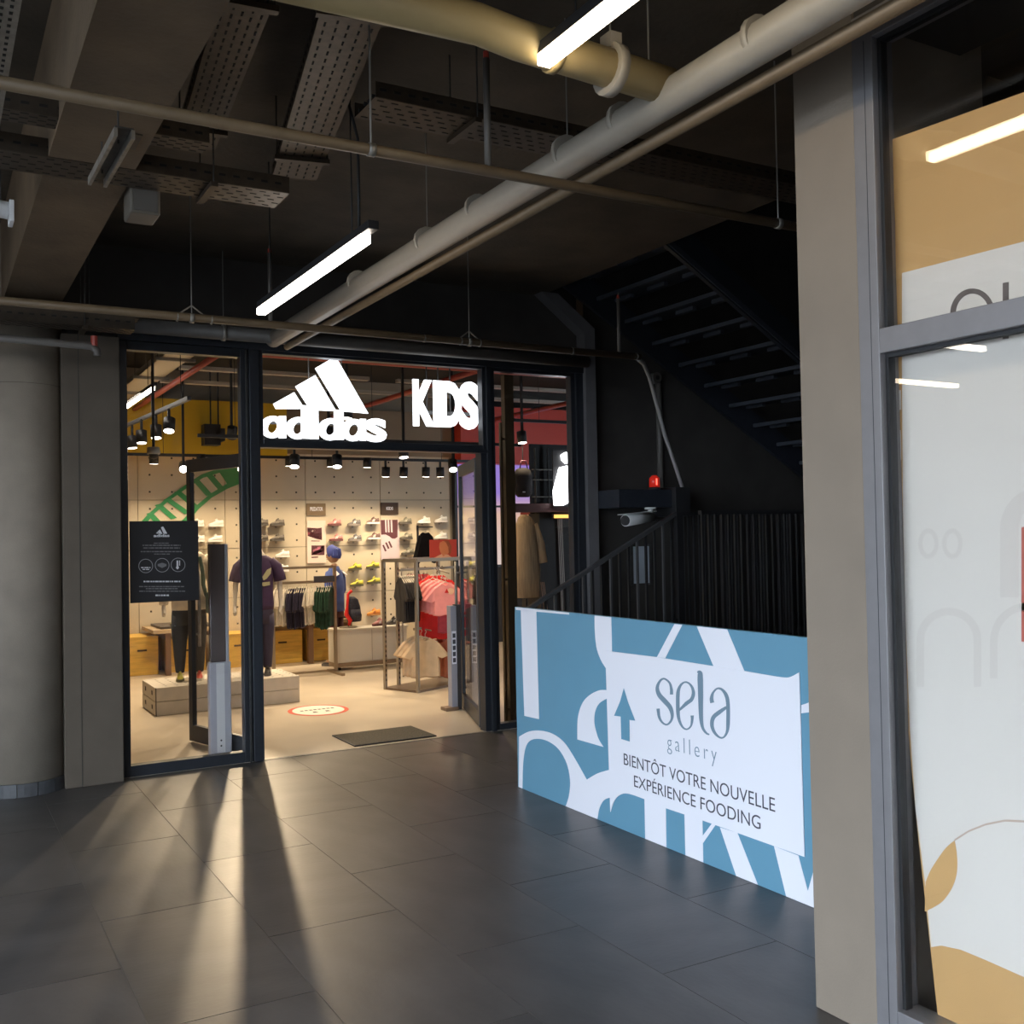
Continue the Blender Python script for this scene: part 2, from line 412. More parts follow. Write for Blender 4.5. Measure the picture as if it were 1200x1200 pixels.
letter('letter_d', (372, 762), [(400,560),(470,565),(472,855),(400,852)])
MB().prism([z4(*p) for p in ((478,600),(548,600),(552,858),(478,856))], SD).build('letter_i', SIGNW, sign)
letter('letter_d', (658, 772), [(690,600),(770,605),(774,865),(690,862)])
letter('letter_a', (860, 779), [(915,680),(968,682),(970,872),(915,870)])
p0, p1 = z4(965, 882), z4(1148, 680)
place_text('letter_s', 's', SIGNW, (p0.x, 7.518, p0.z), FACE_Y, p1.x-p0.x, p1.z-p0.z, sign, depth=.018, offset=.03)
for q in ((42, 80, 345), (487, 120, 300), (777, 140, 245)):
    a, b = z4(q[0], q[1]), z4(q[0], q[2]); MB().cyl((a.x, 7.57, a.z+.5), (b.x, 7.57, b.z-.1), .005, 6).build('suspension_rod', WIREG, sign)
MB().bar(z4(60, 700)+Vector((0,.07,0)), z4(1120, 725)+Vector((0,.07,0)), .02, .03).build('mounting_rail', STEELD, sign)
k0, k1 = at(485, 499, 'Y', 7.5), at(562, 449, 'Y', 7.5)
ks = thing('illuminated_word_sign', 'glowing white KIDS letter sign in the transom window', 'sign', ((k0.x+k1.x)/2, 7.5, k0.z))
wd = k1.x-k0.x
for ch, a, b, dz in (('K', 0, .31, 0), ('I', .30, .415, 0), ('D', .405, .72, 0), ('S', .69, .99, -.012)):
    place_text('letter_'+ch.lower(), ch, SIGNW, (k0.x+wd*a, 7.518, k0.z+dz), FACE_Y, wd*(b-a), k1.z-k0.z-dz*1.6, ks, depth=.018, offset=.05)
for fx in (.25, .42, .6): MB().cyl((k0.x+wd*fx, 7.57, k0.z+.1), (k0.x+wd*fx, 7.57, 3.3), .006, 6).build('suspension_rod', STEELD, ks)
MB().bar((k0.x+.02, 7.565, k0.z+.12), (k1.x-.02, 7.565, k0.z+.12), .02, .03).build('mounting_rail', STEELD, ks)

# --- black notice on the left window
NB = mat('notice_black', (.012, .010, .011), .5); NW = mat('notice_white', (.62, .6, .6), .6); NG = mat('notice_grey', (.16, .15, .15), .6)
nt_ = thing('window_notice', 'black store notice with white logo and three round icons on the window', 'notice', (1.43, YS+.03, 1.175))
MB().box(1.205, 1.665, YS+.024, YS+.034, 1.175, 1.735).build('sheet', NB, nt_)
def n4(x, y): return at(150+x/11.42, 605+y/11.42, 'Y', YS+.0235)
for pts in ([(375,228),(395,210),(412,235)], [(395,205),(428,178),(462,235),(420,235)], [(440,150),(470,136),(525,232),(478,235)]):
    MB().prism([n4(*p) for p in pts], (0, .001, 0)).build('printed_bar', NW, nt_)
def notext(txt, x0, y0, x1, y1, m, off=0.0):
    a, b = n4(x0, y1), n4(x1, y0)
    place_text('printed_line', txt, m, (a.x, YS+.0245, a.z), FACE_Y, b.x-a.x, b.z-a.z, nt_, depth=.001, offset=off)
def dashes(x0, y0, x1, y1, m, seed):
    """a line of print too small to read in the photograph"""
    rr = random.Random(seed); m_ = MB(); x = x0
    while x < x1-8:
        wd_ = min(rr.uniform(14, 60), x1-x); m_.prism([n4(x, y0), n4(x+wd_, y0), n4(x+wd_, y1), n4(x, y1)], (0, .001, 0)); x += wd_+rr.uniform(7, 12)
    m_.build('printed_line', m, nt_)['kind'] = 'stuff'
notext('adidas', 343, 236, 555, 280, NW, .03)
for k_, q_ in enumerate(((345,355,545,366), (195,382,705,396), (205,417,695,431), (170,466,722,480), (350,500,560,512))): dashes(*q_, NG, k_)
for cx, cy in ((237, 665), (457, 655), (670, 650)):
    m_ = MB(); R = []
    for i in range(28):
        a = 2*math.pi*i/28
        o_, i_ = n4(cx+97*math.cos(a), cy+95*math.sin(a)), n4(cx+89*math.cos(a), cy+87*math.sin(a)); R += [o_, i_]
    m_.v = [tuple(p) for p in R]; m_.f = [(2*i, 2*((i+1) % 28), 2*((i+1) % 28)+1, 2*i+1) for i in range(28)]
    m_.build('icon_ring', mat('notice_ring', (.3, .29, .29), .6), nt_)
dashes(175, 680, 300, 694, NW, 11); dashes(195, 704, 285, 718, NW, 12)
MB().prism([n4(*p) for p in ((398,640),(457,622),(515,640),(515,665),(457,692),(398,665))], (0, .001, 0)).build('icon_mask', NG, nt_)
MB().prism([n4(*p) for p in ((650,592),(672,592),(674,670),(684,690),(662,712),(640,690),(650,670))], (0, .001, 0)).build('icon_thermometer', NW, nt_)
MB().prism([n4(*p) for p in ((684,592),(697,592),(697,660),(684,660))], (0, .001, 0)).build('icon_thermometer', NW, nt_)
dashes(208, 864, 702, 882, NW, 13)
for k_, q_ in enumerate(((148,934,750,948), (240,962,665,976), (150,996,765,1010))): dashes(*q_, NG, 20+k_)
dashes(368, 1048, 548, 1068, NW, 30)

# ================================================================== BANNER BOARD
bn = thing('hoarding_board', 'blue and white printed hoarding board reading sela gallery', 'hoarding', (XB, 4.2, 0))
y_far, y_near, bh = 5.645, 2.62, 1.136
MB().box(XB, XB+.03, y_near, y_far, 0, bh).build('board', BLUE, bn, bevel=.002)
def bz(x, y): return at(590+x/3.076, 690+y/3.076, 'X', XB-.002)
def clampb(p): return Vector((p.x, min(p.y, y_far-.001), min(max(p.z, .002), bh-.001)))
WH = [
 [(62,75),(118,82),(128,470),(75,458)],
 [(42,60),(236,78),(236,93),(45,76)],
 [(328,88),(388,94),(391,226),(369,223),(370,288),(350,255),(335,210),(329,150)],
 [(616,118),(644,121),(583,250),(553,246)],
 [(696,124),(806,138),(868,296),(757,279)],
 [(371,365),(345,366),(315,380),(290,403),(275,435),(267,475),(266,543),(360,570),(342,540),(330,500),(327,470),(331,440),(345,413),(373,395)],
 [(56,533),(90,515),(130,511),(175,522),(215,550),(250,600),(300,688),(340,665),(384,652),(386,752),(362,762),(346,790),(338,832),(223,787),(236,745),(240,690),(228,630),(200,580),(165,552),(128,541),(95,548),(78,578),(70,640),(68,725),(55,720)],
 [(508,758),(585,790),(587,940),(511,908)],
 [(652,808),(717,832),(720,994),(656,969)],
 [(752,845),(765,850),(718,918),(718,890)],
 [(780,860),(843,880),(917,1078),(839,1046)],
 [(975,928),(1063,962),(1097,1090),(1133,960),(1150,930),(1150,1180),(1120,1166),(1019,1122)],
 [(1112,400),(1100,410),(1074,419),(1073,449),(1112,444)],
]
def smooth(pts, corners, sub=5):
    n = len(pts); out = []
    for i in range(n):
        a, b, c, d = pts[i-1], pts[i], pts[(i+1) % n], pts[(i+2) % n]
        if i in corners: a = b
        if (i+1) % n in corners: d = c
        if i in corners and (i+1) % n in corners: out.append(b); continue
        for k in range(sub):
            t = k/sub; t2, t3 = t*t, t*t*t
            out.append(tuple(.5*(2*b[q]+(c[q]-a[q])*t+(2*a[q]-5*b[q]+4*c[q]-d[q])*t2+(3*b[q]-a[q]-3*c[q]+d[q])*t3) for q in (0, 1)))
    return out
WH[2] = smooth(WH[2], {0,1,2,3,4}); WH[5] = smooth(WH[5], {0,6,7,13}); WH[6] = smooth(WH[6], {0,6,8,9,12,13,23,24}); WH[12] = smooth(WH[12], {0,2,3,4})
for pts in WH:
    MB().prism([clampb(bz(*p)) for p in pts], (.0015, 0, 0)).build('printed_letter_shape', BWHITE, bn)
card = [(369,223),(553,246),(868,296),(985,316),(1030,319),(1068,301),(1087,966),(718,834),(585,790),(508,757),(455,739),(425,741),(402,762),(387,804)]
card = smooth(card, {0,1,2,3,5,6,7,8,9,13})
cardo = MB().prism([bz(*p)+Vector((-.004, 0, 0)) for p in card], (.004, 0, 0)).build('printed_card', BWHITE, bn)
def cz(x, y): return at(740+x/5.4545, 760+y/5.4545, 'X', XB-.0066)
arrow = [(437,358),(452,408),(478,475),(457,472),(458,550),(428,541),(426,460),(402,457),(424,405)]
MB().prism([bz(*p)+Vector((-.0065, 0, 0)) for p in arrow], (.001, 0, 0)).build('printed_arrow', BLUE, bn)
def stroke(pts, nm):
    """ribbon along a smoothed centre line with varying width"""
    P = [(Vector((x, y, 0)), w_) for x, y, w_ in pts]; Q = []
    for i in range(len(P)-1):
        a, b, c, d = P[max(i-1, 0)], P[i], P[i+1], P[min(i+2, len(P)-1)]
        for k in range(5):
            t = k/5; t2, t3 = t*t, t*t*t
            p = .5*((2*b[0])+(-a[0]+c[0])*t+(2*a[0]-5*b[0]+4*c[0]-d[0])*t2+(-a[0]+3*b[0]-3*c[0]+d[0])*t3)
            Q.append((p, b[1]+(c[1]-b[1])*t))
    Q.append(P[-1]); m_ = MB(); n = len(Q)
    for i, (p, w_) in enumerate(Q):
        d = (Q[min(i+1, n-1)][0]-Q[max(i-1, 0)][0]).normalized(); nn = Vector((-d.y, d.x, 0))*(w_*.6)
        for q in (p+nn, p-nn): m_.v.append(tuple(cz(q.x, q.y)))
    m_.f = [(2*i, 2*i+1, 2*i+3, 2*i+2) for i in range(n-1)]
    return m_.build(nm, SLATEINK, bn)
stroke([(256,294,18),(255,262,16),(244,220,11),(210,193,9),(182,208,12),(165,250,18),(177,295,24),(212,335,26),(246,375,24),(260,420,18),(254,460,12),(228,486,9),(200,475,10),(178,440,14),(170,384,18)], 'letter_s')
stroke([(305,395,10),(350,352,20),(384,325,20),(396,285,18),(386,245,13),(362,219,9),(335,217,9),(310,242,14),(297,290,20),(297,400,20),(306,460,15),(328,503,10),(355,516,8),(380,495,10),(388,455,14),(388,428,18)], 'letter_e')
stroke([(420,150,6),(437,156,26),(440,200,30),(442,300,28),(445,440,22),(455,505,15),(478,540,11),(498,550,7)], 'letter_l')
stroke([(516,347,22),(512,318,20),(522,282,12),(548,256,9),(578,262,13),(606,300,20),(617,360,20),(617,480,20),(610,535,14),(588,568,9),(560,566,10),(528,532,16),(514,485,20),(524,440,22),(560,408,22),(608,375,14)], 'letter_a')
def btext(nm, txt, y0, y1, z0, h_, m, off=0.0, spacing=1.0):
    return place_text(nm, txt, m, (XB-.0062, y0, z0), FACE_X, y0-y1, h_, bn, depth=.0008, offset=off, spacing=spacing)
btext('printed_word', 'gallery', 4.116, 3.744, .480, .098, SLATEINK, -.014, 1.45)
btext('printed_line', 'BIENT\u00d4T VOTRE NOUVELLE', 4.49, 3.366, .355, .078, INK, -.004)
btext('printed_line', 'EXP\u00c9RIENCE FOODING', 4.402, 3.46, .256, .076, INK, -.004)

# ================================================================== RIGHT SHOP: PILLAR, GLAZING, POSTER
def xp(px, py, x=XG): return at(px, py, 'X', x)
yl, yr = xp(960.9, 1069).y, xp(1006, 45).y
struct('wall_pillar', MB().box(XG-.03, XG+.62, yr-.0, yl, 0, CZ), mat('taupe_paint', (.225, .181, .138), .7, noise=.06, nscale=5, bump=.08, bscale=150), 'taupe painted pillar between hoarding and glazing', bevel=.004)
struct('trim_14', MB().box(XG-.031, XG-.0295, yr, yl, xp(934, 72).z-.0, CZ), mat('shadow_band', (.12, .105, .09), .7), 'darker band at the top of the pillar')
gz = bpy.data.objects.new('window_4', None); COL.objects.link(gz); gz.location = (XG, 1.0, 0); gz['kind'] = 'structure'; gz['label'] = 'grey framed shop glazing on the right with poster behind'
yf = xp(1030, 46).y; zt = xp(1030, 46).z; tz0, tz1 = xp(1036, 416).z, xp(1036, 387).z
MB().box(XG-.035, XG+.06, yf, yr-.001, 0, zt+.09).build('stile', FRAME2, gz, bevel=.003)
MB().box(XG-.0356, XG-.035, yf+.03, yf+.032, 0, zt).build('stile_groove', FRAME, gz)
MB().box(XG-.035, XG+.06, -1.6, yf, zt, zt+.09).build('head_rail', FRAME2, gz, bevel=.003)
MB().box(XG-.035, XG+.06, -1.6, yf, tz0, tz1).build('transom', FRAME2, gz, bevel=.003)
MB().box(XG-.035, XG+.06, -1.6, yf, 0, .12).build('sill_rail', FRAME2, gz, bevel=.003)
MB().box(XG-.035, XG+.06, -1.68, -1.6, 0, zt+.09).build('stile', FRAME2, gz, bevel=.003)
for z0, z1 in ((.12, tz0), (tz1, zt)):
    MB().box(XG-.01, XG+.02, yf-.012, yf, z0, z1).build('gasket', GASKET, gz)
    MB().box(XG-.01, XG+.02, -1.6, yf-.012, z1-.012, z1).build('gasket', GASKET, gz)
    MB().box(XG, XG+.008, -1.6, yf-.012, z0, z1-.012).build('pane', GLASS2, gz)
struct('wall_header_shop', MB().box(XG-.02, XG+.5, -5, yr, zt+.09, CZ), DARKWALL, 'dark wall above the glazing on the right')
struct('wall_shop_rear', MB().box(XG-.02, XG+.5, -5, -1.68, 0, CZ), COLM)
# poster leaning just behind the glass
XP = XG+.05
pst = thing('window_poster', 'large tan and white paper poster behind the right glazing', 'poster', (XP, 1.4, .1))
TAN = mat('poster_tan', (.60, .355, .135), .6, noise=.06, nscale=3); CREAM = mat('poster_cream', (.74, .69, .62), .6, noise=.02, nscale=2)
PINK = mat('poster_dark_ink', (.13, .105, .095), .6); FAINT = mat('poster_faint', (.69, .635, .57), .6)
def pp(px, py, dx=0.0): return at(px, py, 'X', XP+dx)
YN = -1.3
def ext(px, py, px2, py2):
    """continue a poster line past the photograph to the poster's near end"""
    a, b = pp(px, py), pp(px2, py2); t = (YN-a.y)/(b.y-a.y); return a+(b-a)*t
top_r = ext(1041, 165, 1200, 108)
edge = [(1041,165),(1046,200),(1049,260),(1050,330),(1051,420),(1051,560),(1055,680),(1060,800),(1068,900),(1078,1000),(1088,1090),(1100,1200),(1112,1290)]
bot = pp(1112, 1290)
outl = [pp(*p) for p in edge]+[Vector((XP, YN, bot.z)), top_r]
MB().prism(outl, (.002, 0, 0)).build('tan_sheet', TAN, pst)
cb = [pp(1057,320,-.001), pp(1057,430,-.001), pp(1058,600,-.001), pp(1061,720,-.001), pp(1066,850,-.001), pp(1073,950,-.001), pp(1084,1035,-.001), pp(1091,1110,-.001), pp(1103,1108,-.001), pp(1126,1113,-.001), pp(1155,1125,-.001), pp(1200,1145,-.001)]
e2 = ext(1057, 320, 1200, 283); cb += [Vector((XP-.001, YN, pp(1200,1145).z-.1)), Vector((XP-.001, YN, e2.z))]
MB().prism(cb, (.0008, 0, 0)).build('cream_field', CREAM, pst)
def pz(x, y): return pp(900+x/3.53, 860+y/3.53, -.002)
MB().prism([pz(*p) for p in smooth([(652,612),(672,565),(700,520),(735,472),(772,440),(780,490),(783,540),(778,590),(760,640),(725,690),(690,715),(648,736)], {0,4,11})], (.0008, 0, 0)).build('leaf_shape', TAN, pst)
arc = [(770,440),(830,402),(900,374),(980,358),(1059,362),(1160,395),(1260,450)]
for i in range(len(arc)-1):
    (a, b), (c, d) = arc[i], arc[i+1]
    MB().prism([pz(a, b-4), pz(c, d-4), pz(c, d+5), pz(a, b+5)], (.0008, 0, 0)).build('arc_line', mat('poster_arc', (.55, .42, .33), .6), pst)
# big letters, cut off by the transom
def pl(x, y): return pp(1000+x/6, 280+y/6, -.002)
ro = []; ri = []
for k in range(40):
    a = 2*math.pi*k/40
    ro.append((838+158*math.cos(a), 530-182*math.sin(a))); ri.append((838+118*math.cos(a), 530-145*math.sin(a)))
lm = MB(); lm.v = [tuple(pl(*p)) for q in zip(ro, ri) for p in q]; lm.f = [(2*i, 2*((i+1) % 40), 2*((i+1) % 40)+1, 2*i+1) for i in range(40)]
lm.build('letter_o', PINK, pst)
MB().prism([pl(1050,310), pl(1092,302), pl(1092,700), pl(1050,706)], (.0008, 0, 0)).build('letter_l', PINK, pst)
def arch(px0, px1, ytop, ybot, th):
    m_ = MB(); n = 16; c = (px0+px1)/2; r = (px1-px0)/2; V = []
    for k in range(n+1):
        a = math.pi*k/n
        V += [pp(c-r*math.cos(a), ytop+r-r*math.sin(a), -.002), pp(c-(r-th)*math.cos(a), ytop+r-(r-th)*math.sin(a), -.002)]
    V += [pp(px1, ybot, -.002), pp(px1-th, ybot, -.002)]; V = [pp(px0, ybot, -.002), pp(px0+th, ybot, -.002)]+V
    m_.v = [tuple(v) for v in V]; m_.f = [(2*i, 2*i+2, 2*i+3, 2*i+1) for i in range(len(V)//2-1)]
    m_.build('faint_arch', FAINT, pst)
arch(1074, 1150, 712, 805, 9); arch(1160, 1250, 706, 795, 9); arch(1172, 1270, 570, 700, 22)
for cx_ in (1088, 1116):
    m_ = MB(); R_ = []
    for k in range(24):
        t = 2*math.pi*k/24; R_ += [pp(cx_+12*math.cos(t), 637+18*math.sin(t), -.002), pp(cx_+7*math.cos(t), 637+12*math.sin(t), -.002)]
    m_.v = [tuple(v) for v in R_]; m_.f = [(2*i, 2*((i+1) % 24), 2*((i+1) % 24)+1, 2*i+1) for i in range(24)]; m_.build('faint_letter', FAINT, pst)
MB().prism([pp(1197,618,-.002), pp(1225,612,-.002), pp(1225,752,-.002), pp(1197,752,-.002)], (.0008,0,0)).build('red_print', mat('poster_red', (.55,.12,.09), .6), pst)
for y0, y1 in ((458,481),(505,540),(555,592),(712,775)):
    MB().prism([pp(1050.5,y0,-.002), pp(1055.5,y0-1,-.002), pp(1056,y1-1,-.002), pp(1051,y1,-.002)], (.0008,0,0)).build('white_tape', CREAM, pst)
# dark shop interior behind the poster
struct('wall_shop_inner', MB().box(5.2, 5.3, -5, 2.9, 0, CZ), mat('olive_wall', (.10, .085, .04), .8, noise=.2), 'dim olive wall inside the right shop')

# ================================================================== CEILING SERVICES
def rods(mb, pts, top=CZ, r=.0035):
    for p in pts: mb.cyl(p, (p[0], p[1], top), r, 5)
    return mb
def linear_light(label, p, q, m, group='suspended linear lights', top=CZ, sz=.044):
    p, q = Vector(p), Vector(q); d = (q-p).normalized()
    o = thing('linear_light', label, 'ceiling light', (p+q)/2, group)
    MB().bar(p+Vector((0,0,sz*.4+.018)), q+d*.09+Vector((0,0,sz*.4+.018)), sz+.004, .036).build('housing', BLACKP, o, bevel=.003)
    MB().bar(p, q, sz, sz*.8).build('diffuser', m, o)
    for t in (.12, .9):
        c = p+(q-p)*t+Vector((0,0,.066)); rods(MB(), [c], top).build('suspension_wire', WIRE, o)
    return o
# near end first; both rows run away from the camera
linear_light('brightest linear light at the top of the picture beside the white tee pipe', (1.69, 2.70, 3.08), (1.69, 1.15, 3.08), LEDW)
linear_light('linear light hanging in front of the store sign', (1.615, 5.58, 2.855), (1.615, 4.02, 2.855), LEDN)
linear_light('linear light left of the picture, mirrored low in the right glazing', (-2.83, 5.97, 2.85), (-1.5, 5.97, 2.85), LEDW)
linear_light('linear light left of the picture, mirrored just under the right transom', (-1.33, 4.63, 2.85), (-.1, 4.63, 2.85), LEDN)
def pipe(name, label, pts, r, m, cat='pipe', rings=(), hang=(), clamp=STEEL, n=16):
    o = thing(name, label, cat, pts[0])
    MB().tube(pts, r, n).build('tube', m, o, smooth=True)
    for c, d in rings:
        c, d = Vector(c), Vector(d).normalized(); MB().cyl(c-d*.012, c+d*.012, r*1.12, n).build('coupling', m, o, smooth=True)
    for c in hang:
        c = Vector(c); ax = (Vector(pts[1])-Vector(pts[0])).normalized()
        MB().cyl(c-ax*.012, c+ax*.012, r*1.18, 14).build('clamp', clamp, o, smooth=True)
        rods(MB(), [(c.x, c.y, c.z+r)]).build('hanger_rod', WIREG, o)
    return o
# big white drain pipe with its tee branch
WX, WZ, WR = 2.2, 3.09, .062
pipe('drain_pipe', 'long white plastic drain pipe running to the store sign', [(WX, -2, WZ), (WX, 7.3, WZ-.04)], WR, PVC,
     rings=[((WX, y, WZ-.005), (0,1,0)) for y in (2.28, 2.98, 4.1, 5.6)], hang=[(WX, 3.35, WZ), (WX, 4.65, WZ-.01)], clamp=PVC)
br = pipe('branch_pipe', 'drain branch pipe tinted with yellow lamplight, joining the white pipe in a tee', [(WX, 2.72, WZ+.02), (1.62, 2.74, WZ+.06), (1.50, 2.78, WZ+.10), (.2, 2.95, WZ+.16)], .062, mat('lamplit_pvc', (.34, .26, .125), .45, noise=.06, nscale=10), rings=[((1.75, 2.735, WZ+.05), (1,0,0))])  # yellow glow of the nearby linear light is put into the pipe colour
MB().cyl((1.955, 2.73, WZ+.035), (1.99, 2.73, WZ+.033), .085, 18).build('flange', PVC, br, smooth=True)
MB().box(1.95, 1.995, 2.70, 2.76, WZ+.10, WZ+.15).build('flange_lug', PVC, br)
rods(MB(), [(1.97, 2.73, WZ+.1), (2.12, 2.72, WZ+.06)]).build('hanger_rod', WIREG, br)
pipe('conduit_pipe', 'thin brown pipe tucked under the white drain pipe', [(WX+.085, -2, WZ-.075), (WX+.085, 7.2, WZ-.10), (WX+.085, 7.25, WZ-.10)], .024, PIPEB, n=10)
# sprinkler pipes along the shopfront direction
za = 2.92
ya = at(570, 200, 'Z', za).y; 
pa = pipe('sprinkler_pipe', 'beige sprinkler pipe crossing under the white drain pipe', [(-1.5, ya, za), (4.2, ya, za)], .02, PIPEB, hang=[(at(435,180,'Y',ya).x, ya, za), (at(912,262,'Y',ya).x, ya, za)], n=10)
def sprinkler(par, x, y, z0, z1):
    MB().cyl((x, y, z0), (x, y, z1-.045), .013, 8).build('riser', PIPEG, par, smooth=True)
    MB().cyl((x, y, z1-.045), (x, y, z1-.02), .011, 8).build('sprinkler_head', PIPER, par)
    MB().cyl((x, y, z1-.02), (x, y, z1), .004, 6).build('sprinkler_head', STEEL, par)
q = at(572, 198, 'Y', ya); sprinkler(pa, q.x, ya, za, at(572, 55, 'Y', ya).z)
zb = 2.9; yb = 6.12
pb = pipe('sprinkler_pipe', 'beige sprinkler pipe crossing in front of the store header', [(-1.5, yb, zb+.01), (at(750,422,'Y',yb).x, yb, zb)], .024, PIPEB,
          hang=[(at(x,400,'Y',yb).x, yb, zb) for x in (225, 550)], n=10)
for px, top in ((317, 288), (725, 343)):
    q = at(px, 380, 'Y', yb); sprinkler(pb, q.x, yb, zb, at(px, top, 'Y', yb).z)
for px in (208, 248, 497, 540, 562, 670, 745):
    q = at(px, 400, 'Y', yb); MB().cyl((q.x-.004, yb, zb), (q.x+.004, yb, zb), .0275, 12).build('band', WIREG, pb)
for px in (225, 550):
    q = at(px, 400, 'Y', yb)
    for s_ in (-1, 1): MB().bar((q.x, yb, zb+.075), (q.x+s_*.075, yb, zb+.02), .004, .008).build('saddle_strap', STEEL, pb)
pipe('header_pipe', 'dark grey pipe along the top of the shopfront', [(1.0, 7.22, 3.05), (4.9, 7.22, 3.05)], .05, PIPEG, hang=[(at(262,400,'Y',7.22).x, 7.22, 3.05)], n=16)
pd = pipe('short_pipe', 'short grey pipe ending in an elbow above the round column', [(-.8, 6.7, 2.835), (.88, 6.7, 2.80), (.915, 6.7, 2.775), (.92, 6.7, 2.74)], .024, PIPEG, n=10)
MB().cyl((.90, 6.69, 2.80), (.90, 6.69, 2.86), .02, 8).build('sprinkler_head', PIPER, pd)
# perforated cable trays
def tray(label, p, q, wd, ht, z_slots=True, mt=STEELD, rodpts=()):
    p, q = Vector(p), Vector(q); d = (q-p); L = d.length; d.normalize(); s_ = Vector((d.y, -d.x, 0)).normalized()
    o = thing('cable_tray', label, 'cable tray', p, 'perforated cable trays')
    MB().bar(p, q, wd, .004).build('tray_floor', mt, o)
    for k in (-1, 1):
        e = s_*(k*wd/2); MB().bar(p+e+Vector((0,0,ht/2)), q+e+Vector((0,0,ht/2)), .004, ht).build('tray_side', mt, o)
    m_ = MB(); n = int(L/.06)
    for i in range(n):
        for k in range(5):
            c = p+d*(.03+i*.06+(.03 if k % 2 else 0))+s_*(wd*(k-2)/5.2)-Vector((0,0,.0025))
            m_.obox(c, d*.014, s_*.0035, Vector((0,0,.0008)))
        for k in (-1, 1):
            c = p+d*(.03+i*.06)+s_*(k*(wd/2+.0025))+Vector((0,0,ht*.5)); m_.obox(c, d*.014, s_*.0008, Vector((0,0,.005)))
    m_.build('perforations', SLOT, o)['kind'] = 'stuff'
    m_ = MB()
    for k in range(4):
        off = s_*(wd*(k-1.5)/5); z_ = .012+.006*(k % 2)
        m_.tube([p+d*(L*t/6)+off+s_*(.012*math.sin(t*2+k))+Vector((0,0,z_)) for t in range(7)], .008, 6)
    m_.build('cables', WIRE, o)
    for t in (.15, .85):
        c = p+d*(L*t); rods(MB(), [tuple(c+s_*(wd/2+.01)), tuple(c-s_*(wd/2+.01))]).build('hanger_rod', STEELD, o)
        MB().bar(c+s_*(wd/2+.02)-Vector((0,0,.015)), c-s_*(wd/2+.02)-Vector((0,0,.015)), .03, .02).build('support_bar', mt, o)
    return o
TRM = mat('dull_galvanised', (.05, .036, .024), .5, metal=.4, noise=.3, nscale=25)
tray('steep-looking perforated cable tray left of the brightest light', (1.20, 2.92, 3.36), (1.575, 4.83, 3.36), .21, .06, mt=TRM)
tray('darker perforated cable tray beside the brown beam', (.895, 3.05, 3.36), (1.06, 4.65, 3.36), .165, .06, mt=TRM)
tray('perforated cable tray crossing under the brown beam on the left', (-.8, 4.42, 3.10), (1.38, 4.42, 3.10), .22, .07, mt=TRM)
tray('second cable tray crossing under the brown beam just nearer', (-.8, 4.0, 3.12), (.95, 4.0, 3.12), .12, .06, mt=TRM)
tray('perforated cable tray behind the white drain pipe', (1.50, 3.72, 3.28), (4.4, 3.72, 3.28), .22, .06, mt=TRM)
tray('short cable tray ending above the flat pilaster', (-.8, 6.72, 2.91), (1.13, 6.72, 2.91), .16, .09, mt=TRM)
tray('upper cable tray above the round column ending by the pilaster', (-.8, 6.9, 3.02), (1.19, 6.9, 3.02), .14, .04, mt=TRM)
# small ceiling items
ang = thing('slotted_angle', 'pale slotted steel angle at the upper left corner', 'steel angle', (.2, 3.0, 3.0))
MB().box(.16, .222, 1.5, 3.85, 2.998, 3.002).build('flange', STEEL, ang); MB().box(.157, .161, 1.5, 3.85, 3.0, 3.05).build('flange', STEEL, ang)
m_ = MB()
for i in range(60):
    y = 1.55+i*.038; m_.box(.197, .206, y, y+.014, 2.9965, 2.998); m_.box(.174, .183, y+.019, y+.033, 2.9965, 2.998)
m_.build('slots', SLOT, ang)['kind'] = 'stuff'; rods(MB(), [(.16, 2.5, 3.05), (.16, 3.6, 3.05)]).build('hanger_rod', STEELD, ang)
spk = thing('ceiling_speaker', 'pale grey box speaker hanging under the cable tray', 'speaker', (.83, 4.6, 2.99))
MB().box(.762, .885, 4.55, 4.72, 3.0, 3.13).build('body', mat('speaker_grey', (.12, .105, .085), .6), spk, bevel=.008)
MB().box(.775, .872, 4.545, 4.551, 3.012, 3.118).build('grille', mat('speaker_grille', (.1, .09, .08), .8), spk); rods(MB(), [(.82, 4.63, 3.13)]).build('hanger_rod', STEELD, spk)
stt = thing('strut_channel', 'short bare strut channel hanging below the beam', 'steel channel', (.6, 3.9, 3.0))
a, b = at(146, 156, 'Z', 2.98), at(114, 214, 'Z', 2.98)
for s_ in (-.028, .028): MB().bar(a+Vector((s_, 0, 0)), b+Vector((s_, 0, 0)), .012, .03).build('rail', STEEL, stt)
MB().bar(a+Vector((0, 0, .018)), b+Vector((0, 0, .018)), .06, .006).build('web', STEELD, stt); rods(MB(), [tuple(a+(b-a)*.2), tuple(a+(b-a)*.8)]).build('hanger_rod', STEELD, stt)
cl = at(10, 247, 'Y', 4.7)
fls = thing('flood_lamp', 'white round-headed lamp fitting at the left edge', 'lamp', cl)
MB().cyl(cl+Vector((-.09, 0, .01)), cl+Vector((.0, 0, .0)), .036, 14).build('head', WHITEP, fls, smooth=True); MB().box(cl.x+.0, cl.x+.018, cl.y-.05, cl.y+.05, cl.z-.055, cl.z+.035).build('base_plate', WHITEP, fls, bevel=.003)
rods(MB(), [(cl.x-.03, cl.y, cl.z+.03)]).build('hanger_rod', STEELD, fls)
cb_ = thing('hanging_cable', 'black power cable dropping to the light before the store sign', 'cable', (1.6, 4.1, 2.9))
MB().tube([(1.60, 4.05, 3.62), (1.56, 4.06, 3.45), (1.61, 4.08, 3.3), (1.615, 4.09, 3.1), (1.61, 4.08, 2.92)], .007, 6).build('cable_run', WIRE, cb_, smooth=True)

